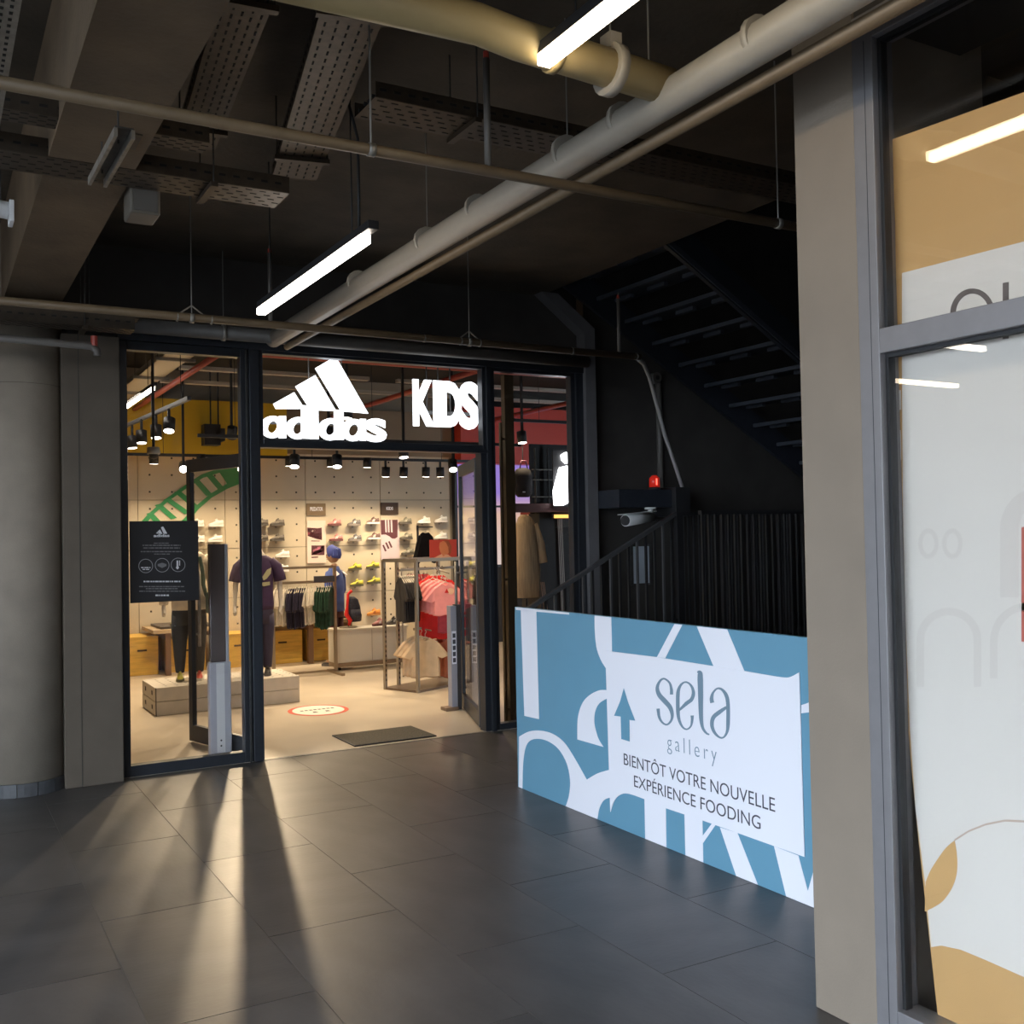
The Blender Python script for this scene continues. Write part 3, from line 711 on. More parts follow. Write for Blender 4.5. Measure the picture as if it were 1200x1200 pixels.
# ================================================================== STAIR
STR = mat('stair_blue_black', (.026, .03, .04), .5, metal=.2, noise=.15); STT = mat('stair_tread', (.06, .068, .085), .5, metal=.2, noise=.15)
st = thing('staircase', 'dark steel staircase flight climbing to the left above the hoarding', 'staircase', (7.4, 6.5, 2.2))
x_s, z_s, run, rise = 5.27, 3.424, .291, .170
for k in range(-2, 9):
    x, z = x_s+run*k, z_s-rise*k
    MB().box(x, x+.035, 5.87, 7.18, z-.02, z+.012).build('tread_nosing', STT, st)
    MB().box(x+.035, x+.30, 5.87, 7.18, z+.0, z+.012).build('tread', STR, st)
    for y in (6.0, 6.45, 6.9): MB().box(x+.15, x+.19, y, y+.22, z-.03, z).build('tread_bracket', STT, st)
def sx(y, t, name, m):
    a = Vector((x_s-.6, y, z_s+.6*rise/run+.02)); b = Vector((x_s+2.7, y, z_s-2.7*rise/run+.02))
    MB().bar(a, b, t, .22).build(name, m, st)
sx(7.21, .04, 'stringer', STR); sx(5.85, .04, 'stringer', STR)
MB().bar((x_s-.6, 5.826, z_s+.6*rise/run-.07), (x_s+2.7, 5.826, z_s-2.7*rise/run-.07), .012, .04).build('stringer_flange', STT, st)
MB().box(7.6, 9.58, 5.87, 7.2, 1.98, 2.06).build('landing', STR, st)
rl = thing('stair_railing', 'black sloping stair railing with thin balusters behind the hoarding', 'railing', (4.1, 6.8, 0))
RB = mat('railing_black', (.02, .02, .022), .45, metal=.2); RL = mat('railing_grey', (.085, .085, .09), .4, metal=.3)
a, b = Vector((3.95, 6.8, .985)), Vector((5.47, 6.8, 1.74))
MB().bar(a, b, .045, .03).build('handrail', RL, rl, bevel=.003)
MB().bar(a-Vector((0,0,.9)), b-Vector((0,0,.9)), .03, .05).build('bottom_rail', RB, rl)
for i in range(17):
    p = a+(b-a)*((i+.5)/17); MB().box(p.x-.009, p.x+.009, 6.791, 6.809, p.z-.9, p.z-.01).build('baluster', RL if i % 3 == 0 else RB, rl)
r2 = thing('landing_railing', 'black level railing with close vertical bars below the wall camera', 'railing', (6.2, 6.8, .7))
MB().box(5.47, 8.2, 6.775, 6.825, 1.725, 1.755).build('handrail', RB, r2); MB().box(5.47, 8.2, 6.785, 6.815, .62, .66).build('bottom_rail', RB, r2)
MB().box(5.47, 5.53, 6.77, 6.83, 0, 1.73).build('newel', RB, r2)
for i in range(44): x = 5.55+i*.06; MB().box(x-.009, x+.009, 6.791, 6.809, .66, 1.725).build('baluster', RL if i % 5 == 0 else RB, r2)
r3 = thing('stairwell_railing', 'nearer black railing of close bars just behind the hoarding top', 'railing', (5.5, 5.9, .7))
MB().box(4.98, 7.6, 5.88, 5.92, 1.715, 1.745).build('handrail', RB, r3); MB().box(4.98, 7.6, 5.885, 5.915, .5, .54).build('bottom_rail', RB, r3)
for i in range(40): x = 5.0+i*.064; MB().box(x-.009, x+.009, 5.891, 5.909, 0, 1.72).build('baluster', RB, r3)
struct('floor_landing', MB().box(5.47, 9.6, 5.9, 7.45, .5, .62), DARKWALL, 'raised stair landing')
# equipment shelf, beacon, camera
YE = 7.0
bxp = at(725, 572, 'Y', YE); bxq = at(805, 597, 'Y', YE)
bk = thing('equipment_bracket', 'dark steel bracket box on the stair wall under the beacon', 'bracket', (5.4, 7.2, bxq.z))
MB().box(bxp.x, bxq.x-.16, YE, 7.45, bxq.z+.02, bxp.z-.01).build('shelf_box', STR, bk, bevel=.004); MB().box(bxq.x-.16, bxq.x, YE-.05, 7.45, bxq.z-.06, bxp.z+.01).build('end_box', mat('bracket_dark', (.02, .02, .022), .5), bk, bevel=.004)
bc = at(767, 570, 'Y', 7.05)
be = thing('warning_beacon', 'small glowing red warning beacon on the bracket', 'beacon', (bc.x, 7.05, bxp.z))
MB().cyl((bc.x, 7.05, bxp.z-.01), (bc.x, 7.05, bxp.z+.012), .052, 16).build('base', BLACKP, be, smooth=True)
MB().tube([(bc.x, 7.05, bxp.z+.012), (bc.x, 7.05, bxp.z+.09), (bc.x, 7.05, bxp.z+.115)], [.046, .044, .02], 16).build('dome', mat('red_dome', (.5, .02, .015), .25, emit=(1, .04, .02), estr=.25), be, smooth=True)
MB().cyl((bc.x-.012, 7.003, bxp.z+.03), (bc.x-.012, 7.003, bxp.z+.085), .006, 6).build('filament', emitter('red_glow', (1, .12, .08), 3.0), be)
cp = at(762, 590, 'Y', 7.0); ce = at(733, 610, 'Y', 6.85)
cc = thing('security_camera', 'white bullet security camera under the beacon bracket', 'camera', (cp.x, 7.0, bxq.z))
MB().cyl((cp.x, 7.0, bxq.z+.02), (cp.x, 7.0, cp.z-.05), .05, 14).build('mount', WHITEP, cc, smooth=True)
MB().cyl((cp.x, 7.0, cp.z-.04), (cp.x, 7.0, cp.z-.11), .022, 10).build('neck', WHITEP, cc, smooth=True)
hd = Vector((cp.x+.02, 7.0, cp.z-.115)); MB().tube([hd, hd+(ce-hd)*.5, ce], [.04, .046, .05], 14).build('housing', WHITEP, cc, smooth=True)
dv = (ce-hd).normalized(); MB().cyl(ce-dv*.005, ce+dv*.012, .042, 14).build('lens', BLACKP, cc, smooth=True)
MB().bar(hd+Vector((0,0,.048)), ce+dv*.05+Vector((0,0,.052)), .09, .006).build('sun_shield', WHITEP, cc)
c1 = at(778, 442, 'Y', 7.35); c2 = at(780, 570, 'Y', 7.35)
cd_ = thing('wall_conduit', 'straight grey conduit running down the stair wall', 'conduit', (c2.x, 7.42, c2.z)); MB().cyl((c2.x, 7.42, c2.z-.1), (c2.x, 7.42, c1.z), .028, 10).build('tube', PIPEG, cd_, smooth=True)
jb = at(768, 443, 'Y', 7.4); MB().cyl((jb.x, 7.46, jb.z), (jb.x, 7.37, jb.z), .05, 16).build('junction_box', PIPEG, cd_, smooth=True); MB().cyl((jb.x, 7.375, jb.z), (jb.x, 7.365, jb.z), .022, 12).build('knockout', STEELD, cd_)
fc = thing('flexible_conduit', 'curved pale flexible conduit dropping from the pipe end to the bracket', 'conduit', (5.7, 7.0, 2.0))
yq = [6.2, 6.4, 6.6, 6.8, 6.9, 7.0, 7.02]
MB().tube([at(px, py, 'Y', y) for (px, py), y in zip(((748,421),(754,426),(761,442),(769,472),(779,510),(792,548),(801,576)), yq)], .017, 8).build('tube', mat('pale_conduit', (.42, .41, .4), .5), fc, smooth=True)
refl = thing('reflection_panel', 'pale panel standing in for a bluish reflection behind the railing', 'panel', (5.2, 7.44, .9))  # added panel, its pale colour stands for light reflected behind the balusters
a, b = at(742, 684, 'Y', 7.43), at(760, 640, 'Y', 7.43); MB().box(a.x, b.x, 7.425, 7.45, a.z, b.z).build('sheet', mat('pale_reflection', (.42, .47, .52), .4), refl); MB().box(a.x-.03, a.x, 7.42, 7.45, a.z-.02, b.z+.02).build('frame_strip', STEELD, refl)
MB().box(b.x, b.x+.03, 7.42, 7.45, a.z-.02, b.z+.02).build('frame_strip', STEELD, refl)

# ================================================================== STORE: ceiling services and lights
pipe('sprinkler_main', 'red sprinkler pipe just inside the shopfront head', [(-.3, 8.72, 3.2), (10.8, 8.72, 3.2)], .035, PIPER, n=12)
pipe('sprinkler_branch', 'red branch pipe running into the store on the left', [(2.2, 8.72, 3.2), (2.2, 13.0, 3.2)], .03, PIPER, n=10)
pipe('sprinkler_branch', 'red branch pipe running into the store behind the KIDS sign', [(4.68, 8.72, 3.2), (4.68, 13.0, 3.2)], .03, PIPER, n=10)
pipe('sprinkler_branch', 'red branch pipe running into the store at the far right', [(6.9, 8.72, 3.2), (6.9, 12.9, 3.2)], .03, PIPER, n=10)
stt_ = thing('store_cable_tray', 'pale flat cable tray running into the store', 'cable tray', (2.03, 9, 3.3))
MB().box(1.90, 2.16, 7.7, 13.1, 3.3, 3.31).build('tray_floor', mat('pale_tray', (.50, .42, .28), .5), stt_)
for x in (1.9, 2.155): MB().box(x, x+.006, 7.7, 13.1, 3.3, 3.36).build('tray_side', STEEL, stt_)
for y in (8.6, 9.8, 11.0, 12.2): MB().box(1.85, 2.21, y, y+.04, 3.27, 3.298).build('support_bar', STEEL, stt_); rods(MB(), [(1.87, y+.02, 3.3), (2.19, y+.02, 3.3)], 3.75).build('hanger_rod', STEELD, stt_)
for k, (x0, x1, y) in enumerate(((2.3, 4.5, 9.8), (2.3, 4.4, 10.9), (2.3, 10.5, 11.9), (4.75, 10.5, 9.8), (4.75, 10.5, 10.9), (4.75, 10.5, 8.95))):
    o = thing('ceiling_batten', ('pale ceiling batten nearest behind the logo sign', 'second pale ceiling batten behind the logo sign', 'longest ceiling batten near the back wall', 'pale ceiling batten behind the KIDS sign', 'ceiling batten further back behind the KIDS sign', 'ceiling batten close inside the right window')[k], 'batten', (x0, y, 3.4), 'store ceiling battens')
    MB().box(x0, x1, y, y+.08, 3.38, 3.42).build('profile', mat('batten_pale', (.42, .37, .31), .5), o)
linear_light('linear light inside the store seen through the left window', (1.82, 12.4, 3.0), (1.82, 9.78, 3.0), LEDN, top=3.75, sz=.03)
def spot_head(pos, aim, label, energy=SPOT_W, lamp=True, size=.055, cone=70, colr=(1, .77, .49)):
    pos, aim = Vector(pos), Vector(aim); d = (aim-pos).normalized()
    o = thing('track_spotlight', label, 'spotlight', pos, 'store track spotlights')
    MB().cyl(pos-d*.11, pos+d*.02, size, 14).build('body', BLACKP, o, smooth=True)
    MB().cyl(pos+d*.014, pos+d*.0215, size*.86, 14).build('lens', LENS, o)
    tz_ = 2.85 if pos.x < 2.1 and pos.z > 2.55 else 2.65 if abs(pos.y-10.6) < .05 else 2.61 if abs(pos.y-12.65) < .05 else 3.75
    MB().box(pos.x-.012, pos.x+.012, pos.y-.012, pos.y+.012, pos.z+.02, tz_).build('bracket', BLACKP, o)
    if lamp:
        ld = bpy.data.lights.new('spot_beam', 'SPOT'); ld.energy = energy; ld.spot_size = math.radians(cone); ld.spot_blend = .7; ld.shadow_soft_size = .045; ld.color = colr
        lo = bpy.data.objects.new('spot_beam', ld); COL.objects.link(lo); lo.parent = o; lo.location = d*.03
        lo.rotation_euler = d.to_track_quat('-Z', 'Y').to_euler()
    return o
def track(label, p, q, top=3.75):
    o = thing('lighting_track', label, 'lighting track', p, 'store lighting tracks'); MB().bar(p, q, .035, .035).build('rail', BLACKP, o)
    rods(MB(), [tuple(Vector(p)+(Vector(q)-Vector(p))*t) for t in (.1, .5, .9)], top).build('hanger_rod', BLACKP, o)
track('lighting track nearest the doorway', (2.4, 10.6, 2.66), (6.2, 10.6, 2.66)); track('lighting track in front of the shoe wall', (2.0, 12.65, 2.62), (6.6, 12.65, 2.62))
track('lighting track along the left side of the store', (2.035, 9.3, 2.86), (1.89, 12.0, 2.86), 3.29); track('lighting track on the right side of the store', (5.6, 9.98, 2.88), (10.5, 9.98, 2.88))
spot_head(at(345,545,'Y',10.6), (3.0, 9.7, 0), 'black track spotlight left of centre in the doorway', cone=90)
spot_head(at(395,545,'Y',10.6), (3.6, 9.8, 0), 'black track spotlight in the centre of the doorway', cone=90)
for px, xx, l, e in ((452, 5.25, 'leftmost of four spotlights before the right shoe wall', .55), (473, 5.5, 'second of four spotlights before the right shoe wall', .45), (499, 5.85, 'third of four spotlights before the right shoe wall', .4), (516, 6.2, 'rightmost of four spotlights before the shoe wall', .4)):
    spot_head(at(px, 557, 'Y', 12.65), (xx, 12.75, 0), l, SPOT_W*e, cone=125)
for xx, l in ((2.35, 'added wall washer hidden behind the notice window head'), (2.9, 'added wall washer above the green graphic'), (3.45, 'added wall washer hidden behind the entrance post'), (4.0, 'added wall washer hidden above the grey shoes'), (4.55, 'added wall washer hidden above the pink shoes'), (5.05, 'added wall washer hidden above the yellow shoes')):
    spot_head((xx, 12.65, 2.53), (xx, 12.78, 0), l, SPOT_W*.5, cone=125)  # extra lamps added to wash the display wall steeply from above
spot_head(at(198,503,'Y',10.0), (1.6, 8.9, 0), 'tilted spotlight nearest on the left track', SPOT_W*.9, cone=90)
spot_head(at(183,511,'Y',10.5), (1.9, 10.0, .2), 'second spotlight along the left track', cone=80)
spot_head(at(166,517,'Y',11.0), (1.9, 10.6, .2), 'third spotlight along the left track')
spot_head(at(155,523,'Y',11.5), (2.1, 11.3, .5), 'farthest spotlight along the left track', SPOT_W*.7)
spot_head(at(215,549,'Y',11.6), (1.75, 8.2, .6), 'dazzling spotlight aimed towards the left window', SPOT_W*.5, cone=60, size=.05)
spot_head(at(283,549,'Y',11.6), (1.55, 5.3, 0), 'spotlight behind the left door leaf aimed out past the entrance post', SPOT_W*3.2, size=.05, cone=56)
spot_head(at(612,517,'Y',9.98), (5.85, 9.6, .4), 'round spotlight seen through the right window', SPOT_W*.3)
spot_head(at(531,549,'Y',11.0), (5.0, 9.7, .4), 'spotlight beside the purple screen', SPOT_W)
spot_head(at(473,534,'Y',10.0), (4.4, 9.5, .3), 'spotlight high behind the sign transom', SPOT_W)
spot_head((3.4, 9.0, 2.72), (3.2, 8.7, 0), 'spotlight over the entrance floor hidden by the transom', SPOT_W*1.3, cone=130)
spot_head((4.6, 8.6, 2.72), (4.7, 9.5, .6), 'spotlight in front of the gondola hidden by the transom', SPOT_W*.8, cone=80)
spot_head((3.9, 10.9, 2.72), (3.8, 11.6, .3), 'spotlight over the clothes rail hidden by the transom', SPOT_W, cone=100)
spot_head((2.9, 11.2, 2.72), (3.0, 12.6, .2), 'spotlight over the bench hidden by the transom', SPOT_W*1.4, cone=100)
# dome camera
dc = at(180, 531, 'Y', 9.0); dcam = thing('dome_camera', 'pale dome camera hanging inside the left window', 'camera', dc)
MB().tube([dc+Vector((0,0,.05)), dc+Vector((0,0,0)), dc-Vector((0,0,.01))], [.05, .055, .05], 14).build('housing', mat('dome_grey', (.5, .45, .38), .5), dcam, smooth=True); MB().sphere(dc-Vector((0,0,.012)), .04, 12, 8).build('dome', BLACKP, dcam, smooth=True)
MB().cyl(dc+Vector((0,0,.05)), (dc.x, dc.y, 3.75), .012, 8).build('stem', BLACKP, dcam)
for k, px in enumerate((247, 256)):
    q = at(px, 510, 'Y', 12.9); o = thing('projector_box', ('black box fitting before the yellow fascia', 'smaller black fitting beside it before the yellow fascia')[k], 'fitting', q); s_ = (.10, .06)[k]
    MB().box(q.x-s_, q.x+s_, 12.8, 12.98, q.z-s_*1.3, q.z+s_*1.3).build('body', BLACKP, o, bevel=.005); rods(MB(), [(q.x, 12.9, q.z)], 3.75, .01).build('stem', BLACKP, o)

# ================================================================== STORE: wall graphics
GREEN = mat('mural_green', (.03, .28, .09), .6)
mu = thing('green_wall_graphic', 'green curved ladder graphic on the left of the display wall', 'wall graphic', (2.9, YB, 1.8))
def zm(x, y): return at(140+x/7.5, 500+y/7.5, 'Y', YB-.012)
def band(A, B, nm):
    m_ = MB(); m_.prism([zm(*p)+Vector((0,-.001,0)) for p in A+B[::-1]], (0, .008, 0)); m_.build(nm, GREEN, mu)
band([(150,880),(260,760),(400,640),(590,505),(720,420),(850,375),(1000,340),(1130,320)], [(215,880),(300,770),(430,655),(600,535),(735,450),(860,410),(1000,375),(1130,360)], 'upper_arc')
band([(480,880),(560,815),(680,690),(800,590),(930,510),(1130,420)], [(540,890),(620,815),(700,720),(810,625),(940,550),(1130,470)], 'lower_arc')
for a, b in (((262,765),(350,860)), ((335,690),(480,815)), ((415,640),(600,770)), ((505,575),(680,720)), ((670,475),(790,610)), ((780,420),(900,560))):
    d = 26; MB().prism([zm(a[0]-d, a[1]), zm(a[0]+d, a[1]-14), zm(b[0]+d, b[1]-14), zm(b[0]-d, b[1])], (0, .0065, 0)).build('rung', GREEN, mu)
MB().prism([zm(*p) for p in ((880,402),(1000,342),(1130,330),(1130,450),(960,520))], (0, .0075, 0)).build('solid_patch', GREEN, mu)
def board(name, label, cat, p, q, m, y=YB, th=.02):
    a, b = at(p[0], q[1], 'Y', y), at(q[0], p[1], 'Y', y)
    o = thing(name, label, cat, ((a.x+b.x)/2, y, a.z)); MB().box(a.x, b.x, y-th, y, a.z, b.z).build('panel', m, o)
    return o, a, b
o, a, b = board('brand_plaque', 'brown plaque with white PREDATOR lettering on the shoe wall', 'plaque', (359,590), (381,604), mat('plaque_brown', (.23, .16, .09), .5))
place_text('lettering', 'PREDATOR', BWHITE, (a.x+.045, YB-.02, a.z+.058), FACE_Y, b.x-a.x-.085, .055, o, depth=.002, offset=.03)
o, a, b = board('brand_plaque', 'dark brown plaque with white KIDS lettering on the shoe wall', 'plaque', (446,589), (466,603), mat('plaque_dark', (.07, .038, .02), .5))
place_text('lettering', 'KIDS', BWHITE, (a.x+.08, YB-.02, a.z+.062), FACE_Y, b.x-a.x-.16, .045, o, depth=.002, offset=.03)
PPINK = mat('print_pink', (.72, .12, .18), .6); PDK = mat('print_dark', (.10, .03, .04), .6); PPALE = mat('print_pale_pink', (.86, .68, .60), .6); PLIL = mat('print_lilac', (.60, .50, .54), .6)
o, a, b = board('shoe_poster', 'pale poster with two pink shoe pictures on the shoe wall', 'poster', (360,610), (381,660), PPALE)
def z7(x, y): return at(350+x/13.34, 580+y/13.34, 'Y', YB-.0215)
for pts, m in (([(135,510),(300,520),(360,510),(365,705),(280,690),(140,640)], PDK), ([(150,590),(240,590),(350,610),(355,690),(240,660),(150,625)], PPINK), ([(150,530),(270,545),(255,580),(160,575)], PPALE), ([(200,790),(405,790),(405,940),(200,940)], PDK), ([(225,860),(300,810),(390,795),(390,870),(320,920),(225,935)], mat('print_rose', (.62, .20, .30), .6)), ([(200,965),(305,962),(305,980),(200,985)], PDK), ([(195,712),(330,715),(330,726),(195,726)], PDK)):
    MB().prism([z7(*p) for p in pts], (0, .001, 0)).build('printed_shape', m, o)
o, a, b = board('shoe_poster', 'dark and lilac poster with stripes and a shoe on the shoe wall', 'poster', (446,609), (467,656), PLIL)
def z8(x, y): return at(440+x/15, 580+y/15, 'Y', YB-.0215)
MB().prism([z8(*p) for p in ((92,440),(388,435),(388,740),(340,770),(290,765),(240,725),(180,695),(100,700))], (0, .001, 0)).build('printed_sock', PDK, o)
for x in (165, 212, 265): MB().prism([z8(x, 440)+Vector((0,-.001,0)), z8(x+28, 440)+Vector((0,-.001,0)), z8(x+35, 660)+Vector((0,-.001,0)), z8(x+10, 655)+Vector((0,-.001,0))], (0, .0005, 0)).build('printed_stripe', PLIL, o)
for x, y in ((120, 885), (170, 840), (222, 820)): MB().prism([z8(x, y), z8(x+28, y-10), z8(x+78, y+100), z8(x+48, y+110)], (0, .001, 0)).build('printed_stripe', PDK, o)

# ================================================================== SHOES
def shoe_meshes(mu_, ms, ma, L=.185, W=.07):
    """toe towards -X; sole, upper, collar lining, side stripes"""
    prof = [(-.5, .16, .036), (-.47, .30, .046), (-.38, .42, .055), (-.22, .50, .064), (-.08, .48, .077), (.06, .44, .092), (.20, .42, .094), (.34, .42, .088), (.44, .40, .096), (.5, .26, .092)]
    rings = []; rs = []
    for x, w_, h in prof:
        z0 = .018; hh = h-.012; r = []
        for k in range(10):
            a = 2*math.pi*k/10; r.append(Vector((x*L, w_*W*math.cos(a)*(1 if math.sin(a) < 0 else .82), z0+(hh-z0)/2+(hh-z0)/2*math.sin(a))))
        rings.append(r)
        rs.append([Vector((x*L*1.03, s_*w_*W*1.08, z)) for s_, z in ((-1, 0), (1, 0), (1, .026), (-1, .026))])
    return [MB().loft(rs).mesh('sole', ms), MB().loft(rings).mesh('upper', mu_, True),
            MB().tube([(-.10*L, 0, .064), (.02*L, 0, .082), (.12*L, 0, .094)], [.008, .012, .011], 8).mesh('tongue', mu_, True),
            MB().prism([(-.12*L, -.5*W, .03), (-.07*L, -.5*W, .03), (.02*L, -.42*W, .062), (-.03*L, -.42*W, .062)], (0, -.004, 0)).prism([(-.02*L, -.49*W, .03), (.03*L, -.49*W, .03), (.12*L, -.42*W, .066), (.07*L, -.42*W, .066)], (0, -.004, 0)).mesh('side_stripe', ma)]
SH = {}
def shoe_kind(k, cu, cs, ca):
    SH[k] = shoe_meshes(mat('shoe_'+k+'_upper', cu, .55), mat('shoe_'+k+'_sole', cs, .6), mat('shoe_'+k+'_accent', ca, .55))
shoe_kind('grey', (.16, .14, .12), (.10, .09, .08), (.25, .22, .18)); shoe_kind('pink', (.55, .25, .24), (.16, .06, .06), (.85, .8, .78)); shoe_kind('mono', (.16, .15, .15), (.25, .22, .2), (.85, .83, .8))
shoe_kind('brown', (.14, .08, .07), (.75, .7, .65), (.85, .8, .75)); shoe_kind('yellow', (.55, .5, .06), (.10, .09, .05), (.06, .06, .04)); shoe_kind('orange', (.72, .28, .05), (.5, .22, .06), (.3, .1, .03))
shoe_kind('olive', (.19, .18, .14), (.09, .08, .07), (.5, .47, .4)); shoe_kind('white', (.85, .84, .8), (.9, .88, .85), (.8, .78, .75)); shoe_kind('black', (.05, .045, .045), (.12, .11, .11), (.5, .5, .5)); shoe_kind('red', (.6, .08, .05), (.85, .8, .7), (.8, .7, .6)); shoe_kind('whiteblack', (.85, .84, .8), (.9, .88, .85), (.03, .03, .03))
def shoe(kind, loc, label, group, rz=0.0):
    o = thing('sports_shoe', label, 'shoe', loc, group, rz)
    for me in SH[kind]:
        c = bpy.data.objects.new(me.name.split('.')[0], me); COL.objects.link(c); c.parent = o
    return o
shelf_me = MB().prism([(.085*math.cos(math.pi*k/10)-0, -.10*math.sin(math.pi*k/10), -.006) for k in range(11)], (0, 0, .005)).mesh('plate', mat('shelf_grey', (.30, .27, .23), .5))
pegm = MB().box(-.012, .012, -.012, 0, -.03, -.006).mesh('peg', mat('shelf_grey', (.3, .27, .23), .5))
ROWN = {0: 'top', 1: 'second', 2: 'third', 3: 'fourth', 4: 'lowest'}
def wall_shoe(kind, px, py, label):
    p = at(px, py, 'Y', YB-.07)
    shoe(kind, (p.x, YB-.065, p.z), label, 'shoes on the display wall', 0.0)
    s_ = thing('shoe_shelf', 'small round bracket shelf under the '+label.replace(' on the display wall', ''), 'shelf', (p.x, YB, p.z), 'shoe bracket shelves')
    for nm, me in (('plate', shelf_me), ('peg', pegm)):
        c = bpy.data.objects.new(nm, me); COL.objects.link(c); c.parent = s_
for k, px, py, l in (
 ('grey',325,616,'upper grey shoe left of the pale poster'), ('grey',325,634,'lower grey shoe left of the pale poster'), ('grey',306,616,'upper grey shoe half behind the door post'), ('grey',306,634,'lower grey shoe half behind the door post'),
 ('pink',392,616,'upper pink shoe right of the pale poster'), ('pink',394,634,'lower pink shoe right of the pale poster'),
 ('mono',415,616,'upper black and white shoe in the middle column'), ('mono',416,634,'lower black and white shoe in the middle column'),
 ('brown',437,614,'upper dark shoe with white sole beside the striped poster'), ('brown',438,632,'lower dark shoe with white sole beside the striped poster'),
 ('yellow',416,668,'upper left of the four yellow shoes'), ('yellow',437,666,'upper right of the four yellow shoes'), ('yellow',418,687,'lower left of the four yellow shoes'), ('yellow',438,684,'lower right of the four yellow shoes'),
 ('orange',438,721,'single orange shoe low on the display wall'),
 ('olive',475,614,'top olive shoe right of the striped poster'), ('olive',476,632,'middle olive shoe right of the striped poster'), ('olive',478,650,'lowest olive shoe right of the striped poster'),
 ('white',497,613,'white shoe above the black hanging jacket'), ('white',517,612,'upper white shoe at the right end of the wall'), ('white',517,631,'lower white shoe above the red portrait'),
 ('white',253,617,'upper white shoe behind the left door leaf'), ('white',252,635,'lower white shoe behind the left door leaf'),
 ('whiteblack',230,617,'upper white shoe with black stripes by the door stile'), ('whiteblack',231,635,'lower white shoe with black stripes by the door stile'),
 ('white',331,653,'white shoe right of the purple mannequin shoulder'), ('white',330,670,'white shoe just above the clothes rail end'), ('orange',412,721,'orange shoe hidden beside the backpack')):
    wall_shoe(k, px, py, l)

# ================================================================== BENCHES, CRATES, CABINET, PLATFORM
CR = mat('crate_slot', (.05, .03, .012), .7)
def crate(x0, x1, y0, h, label, slot=.5):
    o = thing('wooden_crate', label, 'crate', ((x0+x1)/2, y0+.2, 0), 'pine crates along the display wall')
    MB().box(x0, x1, y0, YB-.03, .002, h-.018).build('box', WOOD, o, bevel=.003); MB().box(x0-.003, x1+.003, y0-.004, YB-.03, h-.016, h).build('lid', WOOD, o, bevel=.002)
    c = x0+(x1-x0)*slot; MB().box(c-.055, c+.055, y0-.003, y0+.01, h*.62, h*.62+.022).build('hand_slot', CR, o)
crate(2.03, 2.40, 12.78, .46, 'leftmost pine crate beside the bench with a dark hand slot')
crate(2.53, 2.97, 12.82, .40, 'pine crate under the left bench behind the black trousers')
crate(3.12, 3.62, 12.82, .42, 'pine crate between the two benches behind the purple mannequin')
crate(3.74, 4.19, 12.82, .42, 'pine crate under the right bench with slot in view', .42)
crate(4.27, 4.705, 12.82, .42, 'pine crate half behind the white cabinet', .4)
def bench(x0, x1, label, legs):
    o = thing('display_bench', label, 'bench', ((x0+x1)/2, 12.8, 0))
    MB().box(x0, x1, 12.55, YB-.03, .50, .545).build('top', WOODT, o, bevel=.003); MB().box(x0+.1, x1-.06, 12.62, YB-.05, .546, .575).build('dark_pad', mat('bench_pad', (.07, .055, .045), .5), o, bevel=.003)
    for x in legs: MB().box(x, x+.06, 12.58, 12.66, 0, .5).build('leg', BENCHF, o); MB().box(x, x+.06, YB-.12, YB-.05, 0, .5).build('leg', BENCHF, o); MB().box(x+.01, x+.05, 12.66, YB-.12, .42, .5).build('side_rail', BENCHF, o)
bench(2.30, 3.08, 'left wooden display bench with dark pad behind the platform', (2.45, 3.0)); bench(3.55, 4.80, 'long wooden display bench under the clothes rail', (3.66, 4.20, 4.72))
shoe('yellow', (2.62, 12.72, .576), 'yellow shoe on the left bench', 'shoes on the benches', .2); shoe('orange', (2.72, 12.8, .576), 'orange shoe next to the yellow one on the left bench', 'shoes on the benches', .2)
shoe('white', (3.82, 12.75, .576), 'white shoe on the long bench below the white shirts', 'shoes on the benches', .1); shoe('grey', (3.92, 12.9, .576), 'grey shoe behind the white one on the long bench', 'shoes on the benches', .1)
cab = thing('display_cabinet', 'low off-white display cabinet right of the clothes rail', 'cabinet', (4.7, 11.9, 0)); CW = mat('cabinet_offwhite', (.62, .58, .5), .5)
MB().box(4.24, 5.16, 11.70, 11.98, .09, .475).build('body', CW, cab, bevel=.004); MB().box(4.22, 5.18, 11.68, 12.0, .475, .495).build('top', CW, cab, bevel=.003); MB().box(4.24, 5.16, 11.69, 11.97, .04, .09).build('plinth', mat('plinth_brown', (.28, .2, .13), .6), cab)
MB().box(4.695, 4.700, 11.697, 11.70, .1, .47).build('door_joint', SEAM, cab)
for x in (4.3, 5.08): MB().cyl((x, 11.78, 0), (x, 11.78, .04), .025, 10).build('caster', BLACKP, cab)
shoe('pink', (4.85, 11.85, .496), 'pink folded item shoe lying on the white cabinet', 'shoes on the cabinet', .3)
shoe('black', (5.06, 11.9, .496), 'black shoe at the right of the white cabinet', 'shoes on the cabinet', .3)
pf = thing('display_platform', 'low whitewashed plywood platform under the mannequins', 'platform', (2.47, 10.07, 0)); PW = mat('whitewashed_ply', (.58, .53, .46), .6, noise=.08, nscale=12, stretch=(1, 6, 1)); PH = mat('ply_hole', (.04, .035, .03), .8)
for z0, z1 in ((0.002, .127), (.131, .256)):
    MB().box(1.80, 3.15, 9.74, 10.40, z0, z1).build('layer', PW, pf, bevel=.004)
    for y in (9.88, 10.2): MB().box(1.7985, 1.80, y, y+.05, z0+.045, z0+.085).build('hand_hole', PH, pf)
m_ = MB()
for i in range(13):
    for j in range(6): m_.box(1.9+i*.1, 1.918+i*.1, 9.82+j*.1, 9.838+j*.1, .256, .2568)
m_.build('dowel_holes', PH, pf)['kind'] = 'stuff'
MB().box(1.80, 1.808, 9.738, 9.742, 0, .256).build('corner_joint', PH, pf)

